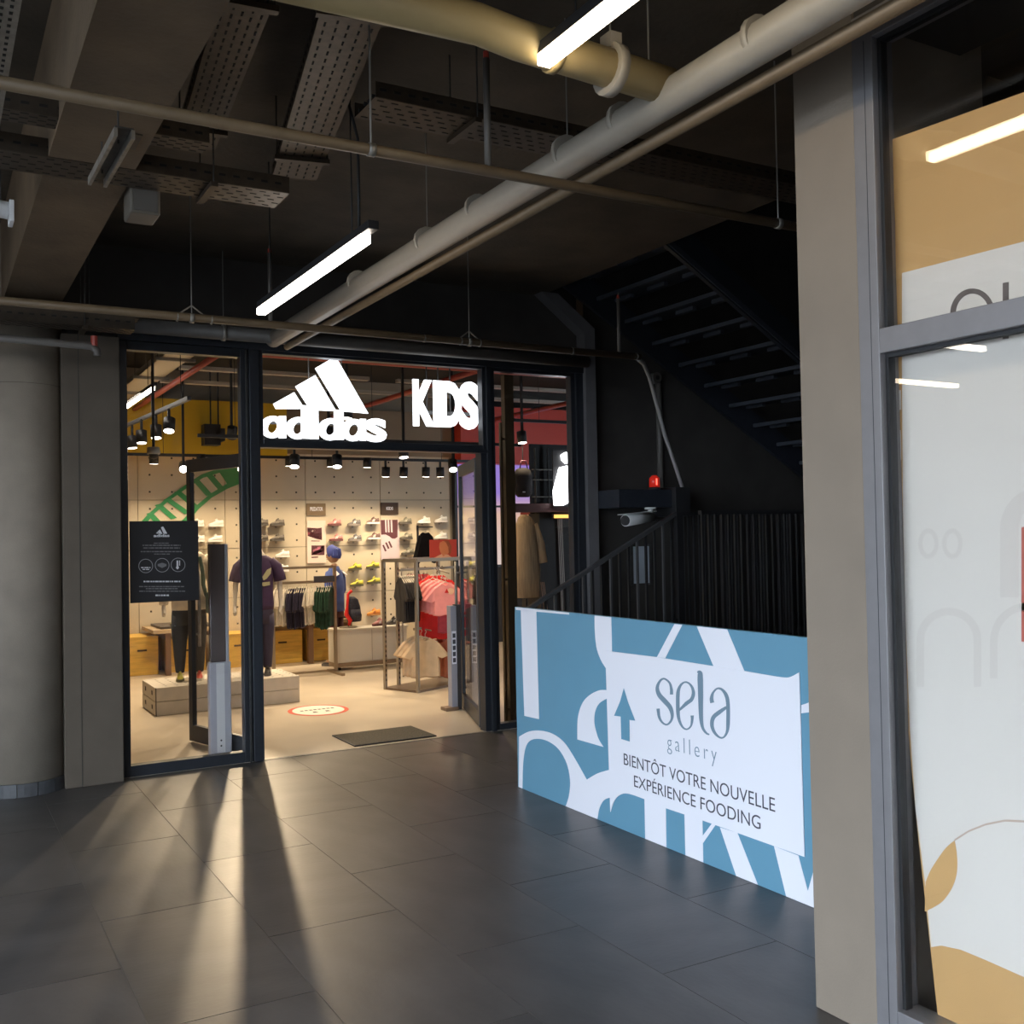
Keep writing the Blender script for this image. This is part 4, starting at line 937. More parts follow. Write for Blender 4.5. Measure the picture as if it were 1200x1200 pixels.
# ================================================================== MANNEQUINS AND PERSON
SKINM = mat('mannequin_white', (.66, .60, .52), .4)
def limb(mb, pts, rad, n=10): return mb.tube(pts, rad, n)
def torso(mb, secs, n=16):
    """stack of ellipses: (cx, cy, z, rx, ry)"""
    return mb.loft([[Vector((cx+rx*math.cos(2*math.pi*k/n), cy+ry*math.sin(2*math.pi*k/n), z)) for k in range(n)] for cx, cy, z, rx, ry in secs])
def skin(name, joints, edges, m, parent, root=0, sub=2):
    me = bpy.data.meshes.new(name); me.from_pydata([j[0] for j in joints], edges, []); me.materials.append(m)
    o = bpy.data.objects.new(name, me); COL.objects.link(o)
    if parent is not None: o.parent = parent
    md = o.modifiers.new('skin', 'SKIN'); md.use_smooth_shade = True
    if not me.skin_vertices:
        bm = bmesh.new(); bm.from_mesh(me); bm.verts.layers.skin.verify(); bm.to_mesh(me); bm.free()
    for i, j in enumerate(joints):
        sv = me.skin_vertices[0].data[i]; r = j[1]; sv.radius = (r, r) if not isinstance(r, tuple) else r; sv.use_root = i == root
    if sub: o.modifiers.new('sub', 'SUBSURF').levels = sub; o.modifiers['sub'].render_levels = sub
    return o
def mannequin(name, label, x, y, z0, H, mt, mp, sk, shoes, rz, sleeve_long=False, prints=()):
    """headless child mannequin of height H (to the neck), facing -Y locally, feet at z 0"""
    o = thing(name, label, 'mannequin', (x, y, z0), 'shop mannequins', rz)
    k = H/1.33
    V = lambda a, b, c: Vector((a*k, b*k, c*k))
    JJ = [((0,0,.62),.08), ((0,0,.85),.07), ((0,0,1.08),.075), ((0,0,1.19),.045), ((0,-.004,1.27),.04), ((0,-.006,1.325),.042)]; EE = [(0,1),(1,2),(2,3),(3,4),(4,5)]
    for s_ in (-1, 1):
        n0 = len(JJ); JJ += [((s_*.14,0,1.12),.036), ((s_*.20,.01,1.04),.034), ((s_*.216,.015,.92),.03), ((s_*.222,0,.80),.024), ((s_*.224,-.02,.70),.017), ((s_*.226,-.032,.655),.026), ((s_*.223,-.038,.60),.014)]; EE += [(3,n0)]+[(n0+i, n0+i+1) for i in range(6)]
        JJ.append(((s_*.212,-.075,.63),.009)); EE.append((n0+5, len(JJ)-1))
        n0 = len(JJ); JJ += [((s_*.08,0,.5),.05), ((s_*.085,-.005,.34),.04), ((s_*.086,.015,.12),.026), ((s_*.086,.015,.04),.026)]; EE += [(0,n0),(n0,n0+1),(n0+1,n0+2),(n0+2,n0+3)]
    skin('body', [((p[0]*k, p[1]*k, p[2]*k), r*k) for p, r in JJ], EE, sk, o)
    tm = MB()
    torso(tm, [(0, 0, .66*k, .155*k, .105*k), (0, 0, .72*k, .158*k, .108*k), (0, 0, .86*k, .15*k, .1*k), (0, 0, 1.0*k, .158*k, .103*k), (0, 0, 1.1*k, .172*k, .1*k), (0, 0, 1.16*k, .165*k, .085*k), (0, 0, 1.195*k, .11*k, .07*k), (0, 0, 1.21*k, .065*k, .055*k)])
    for s_ in (-1, 1):
        if sleeve_long: limb(tm, [V(s_*.13, 0, 1.135), V(s_*.19, .005, 1.08), V(s_*.215, .015, .93), V(s_*.222, 0, .80), V(s_*.224, -.015, .715)], [.065*k, .066*k, .055*k, .05*k, .042*k])
        else: limb(tm, [V(s_*.12, 0, 1.14), V(s_*.185, .005, 1.08), V(s_*.212, .01, 1.0), V(s_*.222, .012, .945)], [.062*k, .064*k, .062*k, .064*k])
    top = tm.build('top', mt, o, smooth=True, local=True)
    for pts, m in prints: MB().prism([V(p[0]+.065, -.106*math.sqrt(max(0, 1-((p[0]+.065)/.162)**2))-.003, p[2]) for p in pts], (0, -.003, 0)).build('chest_print', m, o, local=True)
    pm = MB()
    torso(pm, [(0, 0, .52*k, .152*k, .105*k), (0, 0, .62*k, .156*k, .108*k), (0, 0, .70*k, .148*k, .1*k)])
    for s_ in (-1, 1): limb(pm, [V(s_*.078, 0, .62), V(s_*.082, 0, .50), V(s_*.085, -.01, .34), V(s_*.086, .012, .18), V(s_*.086, .02, .10), V(s_*.086, .02, .075)], [.078*k, .08*k, .062*k, .05*k, .042*k, .038*k], 12)
    pm.build('trousers', mp, o, smooth=True, local=True)
    for s_, kind in zip((-1, 1), shoes):
        e = bpy.data.objects.new('shoe', SH[kind][1]); COL.objects.link(e); e.parent = o; e.location = V(s_*.086, -.02, 0); e.rotation_euler = (0, 0, math.pi/2)
        for me in (SH[kind][0], SH[kind][3], SH[kind][2]):
            c = bpy.data.objects.new(me.name.split('.')[0], me); COL.objects.link(c); c.parent = e
    MB().cyl(V(0, .0, .0), V(0, .0, .008), .13*k, 20).build('base_plate', mat('base_steel', (.45, .43, .4), .3, metal=.6), o, local=True); MB().cyl(V(0, .06, .0), V(0, .06, .6), .008, 8).build('stand_rod', mat('base_steel', (.45, .43, .4), .3), o, local=True)
    return o
PURP = mat('purple_cotton', (.055, .028, .085), .8, noise=.15, nscale=12); NAVY = mat('navy_cotton', (.035, .028, .06), .8, noise=.15, nscale=12)
PRN = mat('print_olive', (.42, .40, .24), .6)
mannequin('mannequin', 'headless mannequin in purple tee and trousers with leaf print', 2.83, 10.02, .257, 1.30, PURP, NAVY, SKINM, ('black', 'black'), -.35,
  prints=[([(-.01, -.108, .99), (.035, -.108, 1.06), (.075, -.108, 1.08), (.07, -.108, 1.02), (.03, -.108, .97), (0, -.108, .955)], PRN), ([(-.01, -.108, .935), (.06, -.108, .94), (.06, -.108, .905), (.0, -.108, .895), (-.02, -.108, .91)], PRN)])
mq = mannequin('mannequin', 'mannequin in cream top and black trousers behind the notice', 2.18, 10.08, .257, 1.36, mat('cream_fleece', (.66, .57, .44), .8, noise=.1, nscale=15), mat('black_jersey', (.016, .014, .014), .85, noise=.2, nscale=12), SKINM, ('yellow', 'red'), -.2, sleeve_long=True)
bgm = mat('dark_green_nylon', (.03, .07, .05), .6)
MB().tube([(.10, -.11, 1.18), (.125, -.125, 1.05), (.13, -.12, .92), (.16, -.10, .80)], .018, 6).build('shoulder_strap', bgm, mq, local=True); MB().box(.15, .25, -.14, -.06, .64, .84).build('side_bag', bgm, mq, bevel=.02, local=True)

# person in a blue cap seen from behind, by the clothes rail
hp = at(389, 652, 'Y', 12.25)
FL = mat('skin_tone', (.45, .26, .16), .6); DEN = mat('blue_denim', (.075, .12, .38), .8, noise=.2, nscale=14); TRS = mat('maroon_trousers', (.07, .015, .02), .8)
pe = thing('person', 'person in blue cap and blue jacket browsing behind the clothes rail', 'person', (hp.x+.03, 12.25, 0), rz=-2.36)
hz_ = hp.z; k = (hz_+.1)/1.60
J = [((0,0,.80*k),.105), ((0,.0,.95*k),.10), ((0,0,1.12*k),.10), ((0,0,1.27*k),.06), ((0,0,1.34*k),.042), ((0,-.01,1.40*k),.05),
     ((-.15*k,0,1.23*k),.035), ((-.20*k,.01,1.02*k),.04), ((-.19*k,-.10*k,.84*k),.028), ((.15*k,0,1.23*k),.035), ((.20*k,.01,1.02*k),.04), ((.19*k,-.10*k,.84*k),.028),
     ((-.08*k,0,.74*k),.08), ((-.09*k,0,.42*k),.055), ((-.09*k,.02,.08*k),.036), ((.08*k,0,.74*k),.08), ((.09*k,0,.42*k),.055), ((.09*k,.02,.08*k),.036), ((-.09*k,-.10,.03),.032), ((.09*k,-.10,.03),.032)]
E_ = [(0,1),(1,2),(2,3),(3,4),(4,5),(3,6),(6,7),(7,8),(3,9),(9,10),(10,11),(0,12),(12,13),(13,14),(0,15),(15,16),(16,17),(14,18),(17,19)]
body = skin('body', J, E_, FL, pe)
hdm = MB(); hc = Vector((0, -.015, 1.50*k)); hdm.sphere(hc, .088*k, 14, 10, (.86, 1.02, 1.18)); hdm.sphere(hc+Vector((0, -.09*k, -.012)), .016, 6, 5, (.7, 1, 1.3))
for s_ in (-1, 1): hdm.sphere(hc+Vector((s_*.077*k, .008, -.005)), .022, 8, 5, (.4, .8, 1.2))
hdo = hdm.build('head', FL, pe, smooth=True, local=True)
for s_ in (-1, 1): MB().sphere(hc+Vector((s_*.03, -.083*k, .01)), .009, 6, 4).build('eye', BLACKP, hdo, local=True)
MB().box(hc.x-.022, hc.x+.022, hc.y-.088*k, hc.y-.078*k, hc.z-.05, hc.z-.044).build('mouth', mat('lips', (.3, .1, .08), .6), hdo, local=True)
for s_ in (-1, 1):
    for q in range(5):
        a0 = Vector((s_*.19*k+(q-2)*.011, -.105*k, .83*k)); ln = (.045, .062, .068, .062, .05)[q]
        MB().tube([a0, a0+Vector((0, -.01, -ln*.55)), a0+Vector((0, -.028, -ln))], [.0075, .007, .005], 6).build('finger', FL, body, smooth=True, local=True)
hat = MB(); hat.loft([[Vector((hc.x+r*math.cos(t*math.pi/8), hc.y+.012+r*1.1*math.sin(t*math.pi/8), z+(.018*math.sin(t*math.pi/8)*-1))) for t in range(16)] for r, z in ((.084*k, hc.z-.02), (.092*k, hc.z+.03), (.09*k, hc.z+.075), (.065*k, hc.z+.108), (.02, hc.z+.122))])
ho_ = hat.build('cap', mat('cap_blue', (.07, .10, .42), .7), pe, smooth=True, local=True)
for a in range(5): MB().tube([(hc.x+.094*k*math.cos(a*.6+.3), hc.y+.012+.1*k*math.sin(a*.6+.3), hc.z+.0), (hc.x+.085*k*math.cos(a*.6+.3), hc.y+.012+.09*k*math.sin(a*.6+.3), hc.z+.08), (hc.x, hc.y+.012, hc.z+.122)], .006, 5).build('cap_seam', mat('cap_seam_blue', (.12, .17, .55), .7), ho_, local=True)
jm = MB(); torso(jm, [(0,0,.74*k,.17*k,.125*k), (0,0,.9*k,.165*k,.12*k), (0,0,1.1*k,.178*k,.125*k), (0,0,1.24*k,.175*k,.1*k), (0,0,1.32*k,.09*k,.075*k), (0,0,1.355*k,.06*k,.06*k)])
for s_ in (-1, 1): limb(jm, [Vector((s_*.12*k,0,1.25*k)), Vector((s_*.19*k,.005,1.17*k)), Vector((s_*.212*k,.01,1.02*k)), Vector((s_*.2*k,-.05*k,.92*k))], [.075*k, .07*k, .06*k, .058*k])
jo = jm.build('jacket', DEN, pe, smooth=True, local=True)
for s_ in (-1, 1): MB().obox((s_*.13*k, .085*k, 1.255*k), (.05, 0, -.012*s_), (0, .02, -.02), (0, .003, .003)).build('shoulder_patch', BWHITE, jo, local=True)
tm_ = MB(); torso(tm_, [(0,0,.66*k,.15*k,.115*k), (0,0,.8*k,.155*k,.115*k)])
for s_ in (-1, 1): limb(tm_, [Vector((s_*.08*k,0,.74*k)), Vector((s_*.09*k,0,.42*k)), Vector((s_*.09*k,.015,.07*k))], [.088*k, .066*k, .05*k])
tm_.build('trousers', TRS, pe, smooth=True, local=True)
for s_ in (-1, 1):
    e = bpy.data.objects.new('shoe', SH['black'][1]); COL.objects.link(e); e.parent = pe; e.location = (s_*.09*k, -.035, .0); e.rotation_euler = (0,0,math.pi/2); e.scale = (1.2, 1.2, 1)
    c = bpy.data.objects.new('sole', SH['black'][0]); COL.objects.link(c); c.parent = e

# ================================================================== GARMENTS AND RAILS
HANG = mat('hanger_pale', (.62, .56, .46), .5)
def garment_meshes(W, L, m, sleeve=.16, thick=.013, drop=.05, flare=1.0, long_sleeve=False):
    """hung in the local XZ plane, rail at the origin; returns body, hanger"""
    h = W/2; zs = -.075; sl = .33 if long_sleeve else sleeve
    sx_ = .10 if long_sleeve else .09
    half = [(.045, zs+.012), (h*.92, zs-drop), (h+sx_, zs-drop-sl), (h+sx_-.065, zs-drop-sl-.03), (h*.88, zs-drop-.13), (h*.9*flare, zs-L*.6), (h*.92*flare, zs-L), (h*.45*flare, zs-L-.012)]
    out = half+[(0, zs-L+.004)]+[(-x, z) for x, z in reversed(half)]+[(0, zs-.012)]
    cx, cz_ = 0, zs-L*.5; n = len(out); V = []
    for y, s_ in ((-thick, .88), (0, 1.0), (thick, .88)):
        for i, (x, z) in enumerate(out):
            V.append(Vector((x*s_, y+(.006*math.sin(i*2.3) if s_ == 1 else .004*math.cos(i*1.7)), cz_+(z-cz_)*(s_*.5+.5))))
    b = MB(); b.v = [tuple(v) for v in V]
    for r in (0, 1):
        for i in range(n): j = (i+1) % n; b.f.append((r*n+i, r*n+j, (r+1)*n+j, (r+1)*n+i))
    b.f.append(tuple(reversed(range(n)))); b.f.append(tuple(range(2*n, 3*n)))
    hg = MB().tube([(0, 0, .012), (.012, 0, .006), (.012, 0, -.01), (0, 0, -.025), (0, 0, -.055)], .003, 5)
    hg.tube([(-h*.8, 0, zs-drop*.8), (0, 0, -.055), (h*.8, 0, zs-drop*.8)], .006, 5)
    return b.mesh('cloth', m), hg.mesh('hanger', HANG)
def hang(me, loc, label, cat, group, rz, sc=1.0):
    o = thing('hanging_'+cat.replace(' ', '_'), label, cat, loc, group, rz)
    for nm, q in zip(('cloth', 'hanger'), me):
        c = bpy.data.objects.new(nm, q); COL.objects.link(c); c.parent = o; c.scale = (sc, 1, sc)
    return o
CWH = mat('cotton_white', (.68, .63, .55), .85, noise=.08, nscale=20); CNV = mat('cotton_navy', (.022, .018, .045), .85, noise=.15, nscale=20); CGR = mat('cotton_dark_green', (.018, .06, .035), .85, noise=.5, nscale=25); CBK = mat('cotton_black', (.016, .013, .014), .85, noise=.15, nscale=20)
CRD = mat('cotton_red', (.68, .018, .015), .8, noise=.12, nscale=12); CPK = mat('cotton_pink', (.85, .30, .29), .8, noise=.08, nscale=12); CBG = mat('cotton_beige', (.60, .44, .28), .85, noise=.12, nscale=12); CRS = mat('cotton_rust', (.42, .13, .07), .85, noise=.15, nscale=12); CCR = mat('cotton_crimson', (.45, .05, .07), .8, noise=.2, nscale=14)
# rail 1: along X in front of the long bench
ra = thing('clothes_rail', 'brushed steel clothes rail hung with white, navy and green shirts', 'clothes rail', (3.85, 11.5, 0)); RM = mat('rail_bronze', (.32, .26, .19), .35, metal=.6)
for x in (3.42, 4.16):
    MB().box(x-.016, x+.016, 11.48, 11.52, .02, 1.27).build('post', RM, ra); MB().box(x-.02, x+.02, 11.25, 11.75, 0, .03).build('foot', RM, ra)
MB().box(3.42, 4.16, 11.485, 11.515, 1.24, 1.27).build('top_bar', RM, ra); MB().box(3.42, 4.16, 11.485, 11.515, 1.07, 1.10).build('hanging_bar', RM, ra); MB().box(3.42, 4.16, 11.49, 11.51, .03, .055).build('bottom_bar', RM, ra)
MB().box(3.90, 4.15, 11.47, 11.484, 1.08, 1.15).build('name_strip', mat('strip_dark', (.05, .05, .06), .5), ra)
tees = {k: garment_meshes(.34, .40, m, .13) for k, m in (('white', CWH), ('navy', CNV), ('green', CGR), ('black', CBK), ('red', CRD))}
tees['navy'] = garment_meshes(.36, .44, CNV, .18, flare=1.05); tees['green'] = garment_meshes(.36, .46, CGR, .2)
x = 3.455
for kind, n, lb in (('white', 6, 'white shirts left of the navy ones on the clothes rail'), ('navy', 8, 'navy shirt in the middle of the clothes rail'), ('white', 5, 'white shirt between navy and green on the clothes rail'), ('green', 7, 'dark green leafy shirt at the right of the clothes rail')):
    if lb.startswith('white shirts'): lb = 'white shirt at the left end of the clothes rail'
    for i in range(n):
        hang(tees[kind], (x, 11.5, 1.085), lb, 'shirt', kind+' shirts: '+lb, math.pi/2+random.uniform(-.06, .06)-.5, random.uniform(.96, 1.03)); x += .0263
# gondola rack near the entrance, turned on plan
O = Vector((4.33, 9.56, 0)); U = Vector((.92, .39, 0)).normalized(); V_ = Vector((-U.y, U.x, 0)); LU, LV, GZ = .86, .46, 1.345
gd = thing('garment_gondola', 'steel framed garment gondola with perforated posts by the entrance', 'garment rack', O); GM = mat('gondola_steel', (.30, .25, .19), .4, metal=.5)
rzU = math.atan2(U.y, U.x)
def g(u, v, z=0): return O+U*u+V_*v+Vector((0,0,z))
for u, v in ((0, 0), (LU, 0), (0, LV), (LU, LV), (.2, LV)):
    MB().obox(g(u, v, GZ/2), U*.015, V_*.015, Vector((0,0,GZ/2))).build('post', GM, gd)
    if v: 
        m_ = MB()
        for i in range(24): m_.obox(g(u, v-.0155, .1+i*.05), U*.006, V_*.0006, Vector((0,0,.012)))
        m_.build('post_slots', SLOT, gd)['kind'] = 'stuff'
for u0, v0, u1, v1 in ((0,0,LU,0), (0,LV,LU,LV), (0,0,0,LV), (LU,0,LU,LV)): MB().bar(g(u0, v0, GZ), g(u1, v1, GZ), .03, .035).build('top_rail', GM, gd)
MB().obox(g(LU/2, LV/2, .012), U*(LU/2+.01), V_*(LV/2+.01), Vector((0,0,.012))).build('base_plate', mat('gondola_base', (.17, .12, .085), .35, metal=.4), gd)
MB().bar(g(0, LV/2, GZ-.10), g(LU, LV/2, GZ-.10), .02, .025).build('hanging_bar', GM, gd); MB().bar(g(.2, LV/2, .62), g(LU, LV/2, .62), .02, .025).build('lower_bar', GM, gd)
for i in range(9): hang(tees['black'], g(.035+i*.024, LV/2+.02, GZ-.1), 'black shirt on hangers at the left of the gondola', 'shirt', 'black shirts on the gondola', 1.46+random.uniform(-.05, .05), 1.12)
red_long = garment_meshes(.32, .66, CRD, .12, .022, flare=1.15); pink = garment_meshes(.30, .33, CPK, .12, .02); crim = garment_meshes(.28, .44, CCR, .12, .022); beige = garment_meshes(.32, .40, CBG, .13, .03, flare=1.05); rust = garment_meshes(.22, .44, CRS, .02, .03)
FRZ = -.33
def gp(px, py, y): return at(px, py, 'Y', y)
for i in range(3):
    p = gp(508+i*3, 667, 9.86+i*.05); hang(red_long, p, ('front long red garment right of the black shirts', 'second long red garment on the gondola', 'rearmost long red garment behind the pink tees')[i], 'garment', 'red garments on the gondola', FRZ)
for i in range(4):
    p = gp(507+i*5, 671+i*1.5, 9.80-i*.05); o = hang(pink, p, ('pink tee farthest back of the facing tees', 'third pink tee from the front', 'second pink tee from the front', 'front pink tee with a printed chest on the gondola')[i], 'tee', 'pink tees facing out of the gondola', FRZ, 1.0)
    if i == 3:
        MB().prism([(-.015, -.024, -.17), (.03, -.024, -.17), (.008, -.024, -.125)], (0, -.002, 0)).build('chest_print', CRD, o, local=True)
        MB().prism([(.05+.035*math.cos(t*.5), -.023, -.155+.035*math.sin(t*.5)) for t in range(12)], (0, -.002, 0)).build('chest_print', mat('print_peach', (.85, .5, .32), .7), o, local=True)
for i in range(2):
    p = gp(526+i*2, 684, 9.74+i*.06); hang(crim, p, ('crimson garment hanging below the front pink tee', 'crimson garment just behind the front pink tee')[i], 'garment', 'crimson garments on the gondola', FRZ)
MB().bar(gp(515, 668, 9.95), gp(526, 672, 9.58), .012, .012).build('face_out_arm', GM, gd); MB().bar(gp(497, 737, 9.95), gp(505, 739, 9.58), .012, .012).build('face_out_arm', GM, gd)
for i in range(3):
    p = gp(488+i*5, 738+i, 9.86-i*.06); hang(beige, p, ('beige tee at the back low on the gondola', 'middle beige tee low on the gondola', 'front beige tee hanging low on the gondola')[i], 'tee', 'beige tees low on the gondola', FRZ)
for i in range(3):
    p = gp(522+i*4, 735+i, 9.96-i*.05); hang(rust, p, ('rust trousers next to the beige tees', 'middle rust trousers low on the gondola', 'rust trousers nearest the door leaf')[i], 'trousers', 'rust trousers low on the gondola', FRZ)
for i in range(7): hang(crim if i % 2 else tees['red'], g(.86+i*.03, LV+.45-.02*i, GZ-.12), 'red or crimson shirt seen through the right door leaf', 'shirt', 'red shirts beyond the right door leaf', rzU+.9+random.uniform(-.1, .1))
r4 = thing('wall_rail', 'short steel rail of red shirts beyond the right door leaf', 'clothes rail', g(.95, LV+.4)); MB().bar(g(.8, LV+.5, GZ-.12), g(1.15, LV+.27, GZ-.12), .02, .02).build('bar', GM, r4)
for u, v in ((.8, .5), (1.15, .27)): MB().cyl(g(u, LV+v), g(u, LV+v, GZ-.11), .012, 8).build('post', GM, r4)
# portrait card standing on the gondola
a, b = at(504, 655, 'Y', 9.85), at(535, 632, 'Y', 9.85)
pc = thing('portrait_card', 'red photo card of a laughing face standing on the gondola', 'picture', ((a.x+b.x)/2, 9.85, GZ+.018)); MB().box(a.x, b.x, 9.85, 9.862, GZ+.018, b.z).build('card', mat('card_red', (.42, .045, .03), .5), pc)
def zc(x, y): return at(420+x/7.5, 520+y/7.5, 'Y', 9.8495)
for pts, m in (([(715,870),(740,855),(780,860),(800,900),(795,960),(770,975),(745,990),(720,950),(710,910)], mat('face_tone', (.52, .17, .07), .6)), ([(745,850),(790,850),(820,900),(815,960),(795,985),(790,910),(770,870)], mat('hair_tone', (.28, .07, .03), .6)), ([(660,1005),(700,985),(740,965),(790,975),(830,1005)], mat('shoulder_tone', (.62, .33, .22), .6))):
    MB().prism([zc(*p) for p in pts], (0, .0004, 0)).build('printed_portrait', m, pc)
# black jacket on a slim stand before the white shoes
js = at(490, 655, 'Y', 11.2); jk = thing('jacket_stand', 'slim dark stand behind the gondola', 'stand', (js.x, 11.2, 0)); MB().cyl((js.x, 11.2, 0), (js.x, 11.2, 1.72), .014, 8).build('post', STEELD, jk); MB().cyl((js.x, 11.2, 0), (js.x, 11.2, .012), .16, 20).build('base', STEELD, jk); MB().bar((js.x, 11.2, 1.70), (js.x+.2, 11.2, 1.70), .014, .014).build('arm', STEELD, jk)
jkt = garment_meshes(.22, .36, CBK, .30, .04, .04, long_sleeve=True); hang(jkt, (js.x+.10, 11.2, 1.695), 'black jacket on the slim stand below the white shoes', 'jacket', 'single jackets', .2, .92)
# backpack on its stand with a red strap, on the white cabinet
bp_ = at(413, 727, 'Y', 11.9)
bpk = thing('backpack', 'navy speckled kids backpack with red strap on the white cabinet', 'backpack', (bp_.x, 11.9, .495)); BPM = mat('backpack_navy', (.03, .03, .05), .7, noise=.6, nscale=60)
z_ = .56
torso(m_ := MB(), [(bp_.x+.02, 11.9, z_, .085, .05), (bp_.x+.02, 11.9, z_+.06, .10, .06), (bp_.x+.01, 11.9, z_+.18, .095, .058), (bp_.x, 11.9, z_+.27, .075, .05), (bp_.x-.01, 11.9, z_+.31, .035, .025)], 14); m_.build('bag', BPM, bpk, smooth=True)
torso(m_ := MB(), [(bp_.x+.03, 11.845, z_+.01, .065, .03), (bp_.x+.03, 11.84, z_+.08, .07, .035), (bp_.x+.02, 11.845, z_+.15, .06, .025)], 12); m_.build('front_pocket', BPM, bpk, smooth=True)
MB().tube([(bp_.x-.02, 11.86, z_+.38), (bp_.x-.07, 11.85, z_+.34), (bp_.x-.085, 11.84, z_+.2), (bp_.x-.10, 11.84, z_+.10), (bp_.x-.05, 11.84, z_+.02), (bp_.x-.07, 11.84, z_-.04)], [.022, .018, .014, .028, .026, .014], 8).build('strap', CRD, bpk, smooth=True)
MB().cyl((bp_.x-.07, 11.86, .496), (bp_.x-.07, 11.86, .506), .11, 18).build('stand_base', mat('gondola_steel', (.3, .25, .19), .4), bpk); MB().cyl((bp_.x-.07, 11.86, .506), (bp_.x-.02, 11.9, z_+.3), .008, 8).build('stand_rod', STEELD, bpk)

# ================================================================== ENTRANCE: gates, mat, floor sticker
GA = mat('gate_grey', (.30, .30, .335), .4, noise=.04); GB = mat('gate_white', (.46, .46, .50), .4)
def gate(label, x, y, h1, h2, rz, col1, group='security gates at the door'):
    o = thing('security_gate', label, 'security gate', (x, y, 0), group, rz)
    MB().box(-.08, .08, -.035, .035, 0, h1).build('foot_box', GB, o, bevel=.008, local=True)
    MB().box(-.03, .03, -.0375, -.0345, .02, h1-.01).build('cover_strip', WHITEP, o, local=True)
    MB().box(-.068, .045, -.03, .03, h1, h2).build('antenna_panel', col1, o, bevel=.006, local=True); MB().box(.045, .068, -.033, .033, h1, h2).build('edge_profile', GB, o, bevel=.004, local=True)
    for z in (.07, .11): MB().cyl((.0, -.038, z), (.0, -.0385, z), .007, 8).build('screw', STEELD, o, local=True)
    return o
gate('tall grey security gate in front of the left door leaf', 1.888, 7.74, .69, 1.565, .0, mat('gate_taupe', (.115, .09, .085), .25, noise=.2, nscale=3))
gq0, gq1, gq2 = at(530, 833, 'Y', 8.42), at(537, 833, 'Y', 8.42), at(542.5, 833, 'Y', 8.42)
g2 = thing('security_gate', 'low security gate with label strip beside the right door leaf', 'security gate', (gq1.x, 8.45, 0), 'security gates at the door')
MB().box(gq0.x, gq1.x, 8.42, 8.50, 0, .95).build('edge_profile', GA, g2, bevel=.004); MB().box(gq1.x, gq2.x, 8.43, 8.50, 0, .96).build('antenna_panel', mat('gate_dark', (.05, .048, .05), .3), g2, bevel=.003)
MB().box(gq0.x-.07, gq1.x, 8.40, 8.52, 0, .03).build('foot', mat('gate_foot', (.2, .13, .08), .5), g2, bevel=.005)
MB().box(gq0.x+.008, gq1.x-.008, 8.4185, 8.42, .42, .72).build('label_strip', BWHITE, g2)
for i in range(5): MB().box(gq0.x+.016, gq1.x-.016, 8.4175, 8.4185, .435+i*.056, .475+i*.056).build('printed_square', INK, g2)
mt_ = thing('door_mat', 'dark coir doormat on the store threshold', 'doormat', (3.15, 7.65, 0))
MB().box(2.83, 3.50, 7.42, 7.90, .001, .012).build('pile', mat('coir', (.115, .10, .075), .95, noise=.5, nscale=90, bump=1.0, bscale=200), mt_); 
for a_ in ((2.82, 3.51, 7.41, 7.42), (2.82, 3.51, 7.90, 7.91), (2.82, 2.83, 7.42, 7.90), (3.50, 3.51, 7.42, 7.90)): MB().box(*a_, .001, .010).build('rubber_edge', BLACKP, mt_)
stk = thing('floor_sticker', 'round white floor sticker with red rim inside the door', 'sticker', (3.14, 9.17, 0))
def disc(r, z, m, nm, t=.0008): MB().prism([(3.14+r*math.cos(2*math.pi*k/36), 9.17+r*1.12*math.sin(2*math.pi*k/36), z) for k in range(36)], (0, 0, t)).build(nm, m, stk)
disc(.275, .0005, mat('sticker_red', (.62, .10, .06), .5), 'rim'); disc(.235, .0015, mat('sticker_white', (.85, .8, .74), .5), 'face')
m_ = MB(); x = 2.98
for k_ in range(8): m_.box(x, x+.028, 9.185, 9.225, .0025, .003); x += .042
m_.build('printed_line', INK, stk)['kind'] = 'stuff'
for x in (3.08, 3.2): MB().prism([(x-.025, 9.05, .0025), (x+.02, 9.05, .0025), (x+.01, 9.10, .0025), (x-.015, 9.11, .0025)], (0, 0, .0006)).build('printed_footprint', INK, stk)

# ================================================================== RIGHT BAY OF THE STORE
SCR = bpy.data.materials.new('screen_gradient'); SCR.use_nodes = True; nt = SCR.node_tree
for n in list(nt.nodes): nt.nodes.remove(n)
tc = nt.nodes.new('ShaderNodeTexCoord'); sp_ = nt.nodes.new('ShaderNodeSeparateXYZ'); cr = nt.nodes.new('ShaderNodeValToRGB'); em = nt.nodes.new('ShaderNodeEmission'); ou = nt.nodes.new('ShaderNodeOutputMaterial')
nt.links.new(tc.outputs['Generated'], sp_.inputs[0]); nt.links.new(sp_.outputs['Z'], cr.inputs[0]); nt.links.new(cr.outputs[0], em.inputs[0]); nt.links.new(em.outputs[0], ou.inputs[0])
cr.color_ramp.elements[0].color = (.9, .72, .66, 1); cr.color_ramp.elements[0].position = .1; cr.color_ramp.elements[1].color = (.40, .27, .80, 1); cr.color_ramp.elements[1].position = .72
e_ = cr.color_ramp.elements.new(.5); e_.color = (.92, .60, .48, 1); em.inputs[1].default_value = .85
sc_ = thing('video_screen', 'tall lit screen fading from purple to peach at the back', 'screen', (7.5, 13.25, 1.15)); MB().box(6.66, 8.6, 13.22, 13.24, 1.15, 2.62).build('display', SCR, sc_); MB().box(6.62, 8.64, 13.241, 13.30, 1.11, 2.66).build('casing', BLACKP, sc_)
MB().box(6.62, 6.66, 13.215, 13.241, 1.11, 2.66).build('casing', BLACKP, sc_); MB().box(6.66, 8.6, 13.2, 13.219, 1.99, 2.02).build('display_seam', BLACKP, sc_)
wbk = struct('wall_back_right', MB().box(6.62, 10.85, 13.31, 13.45, 0, 3.75), DARKWALL, 'dark back wall behind the screen')
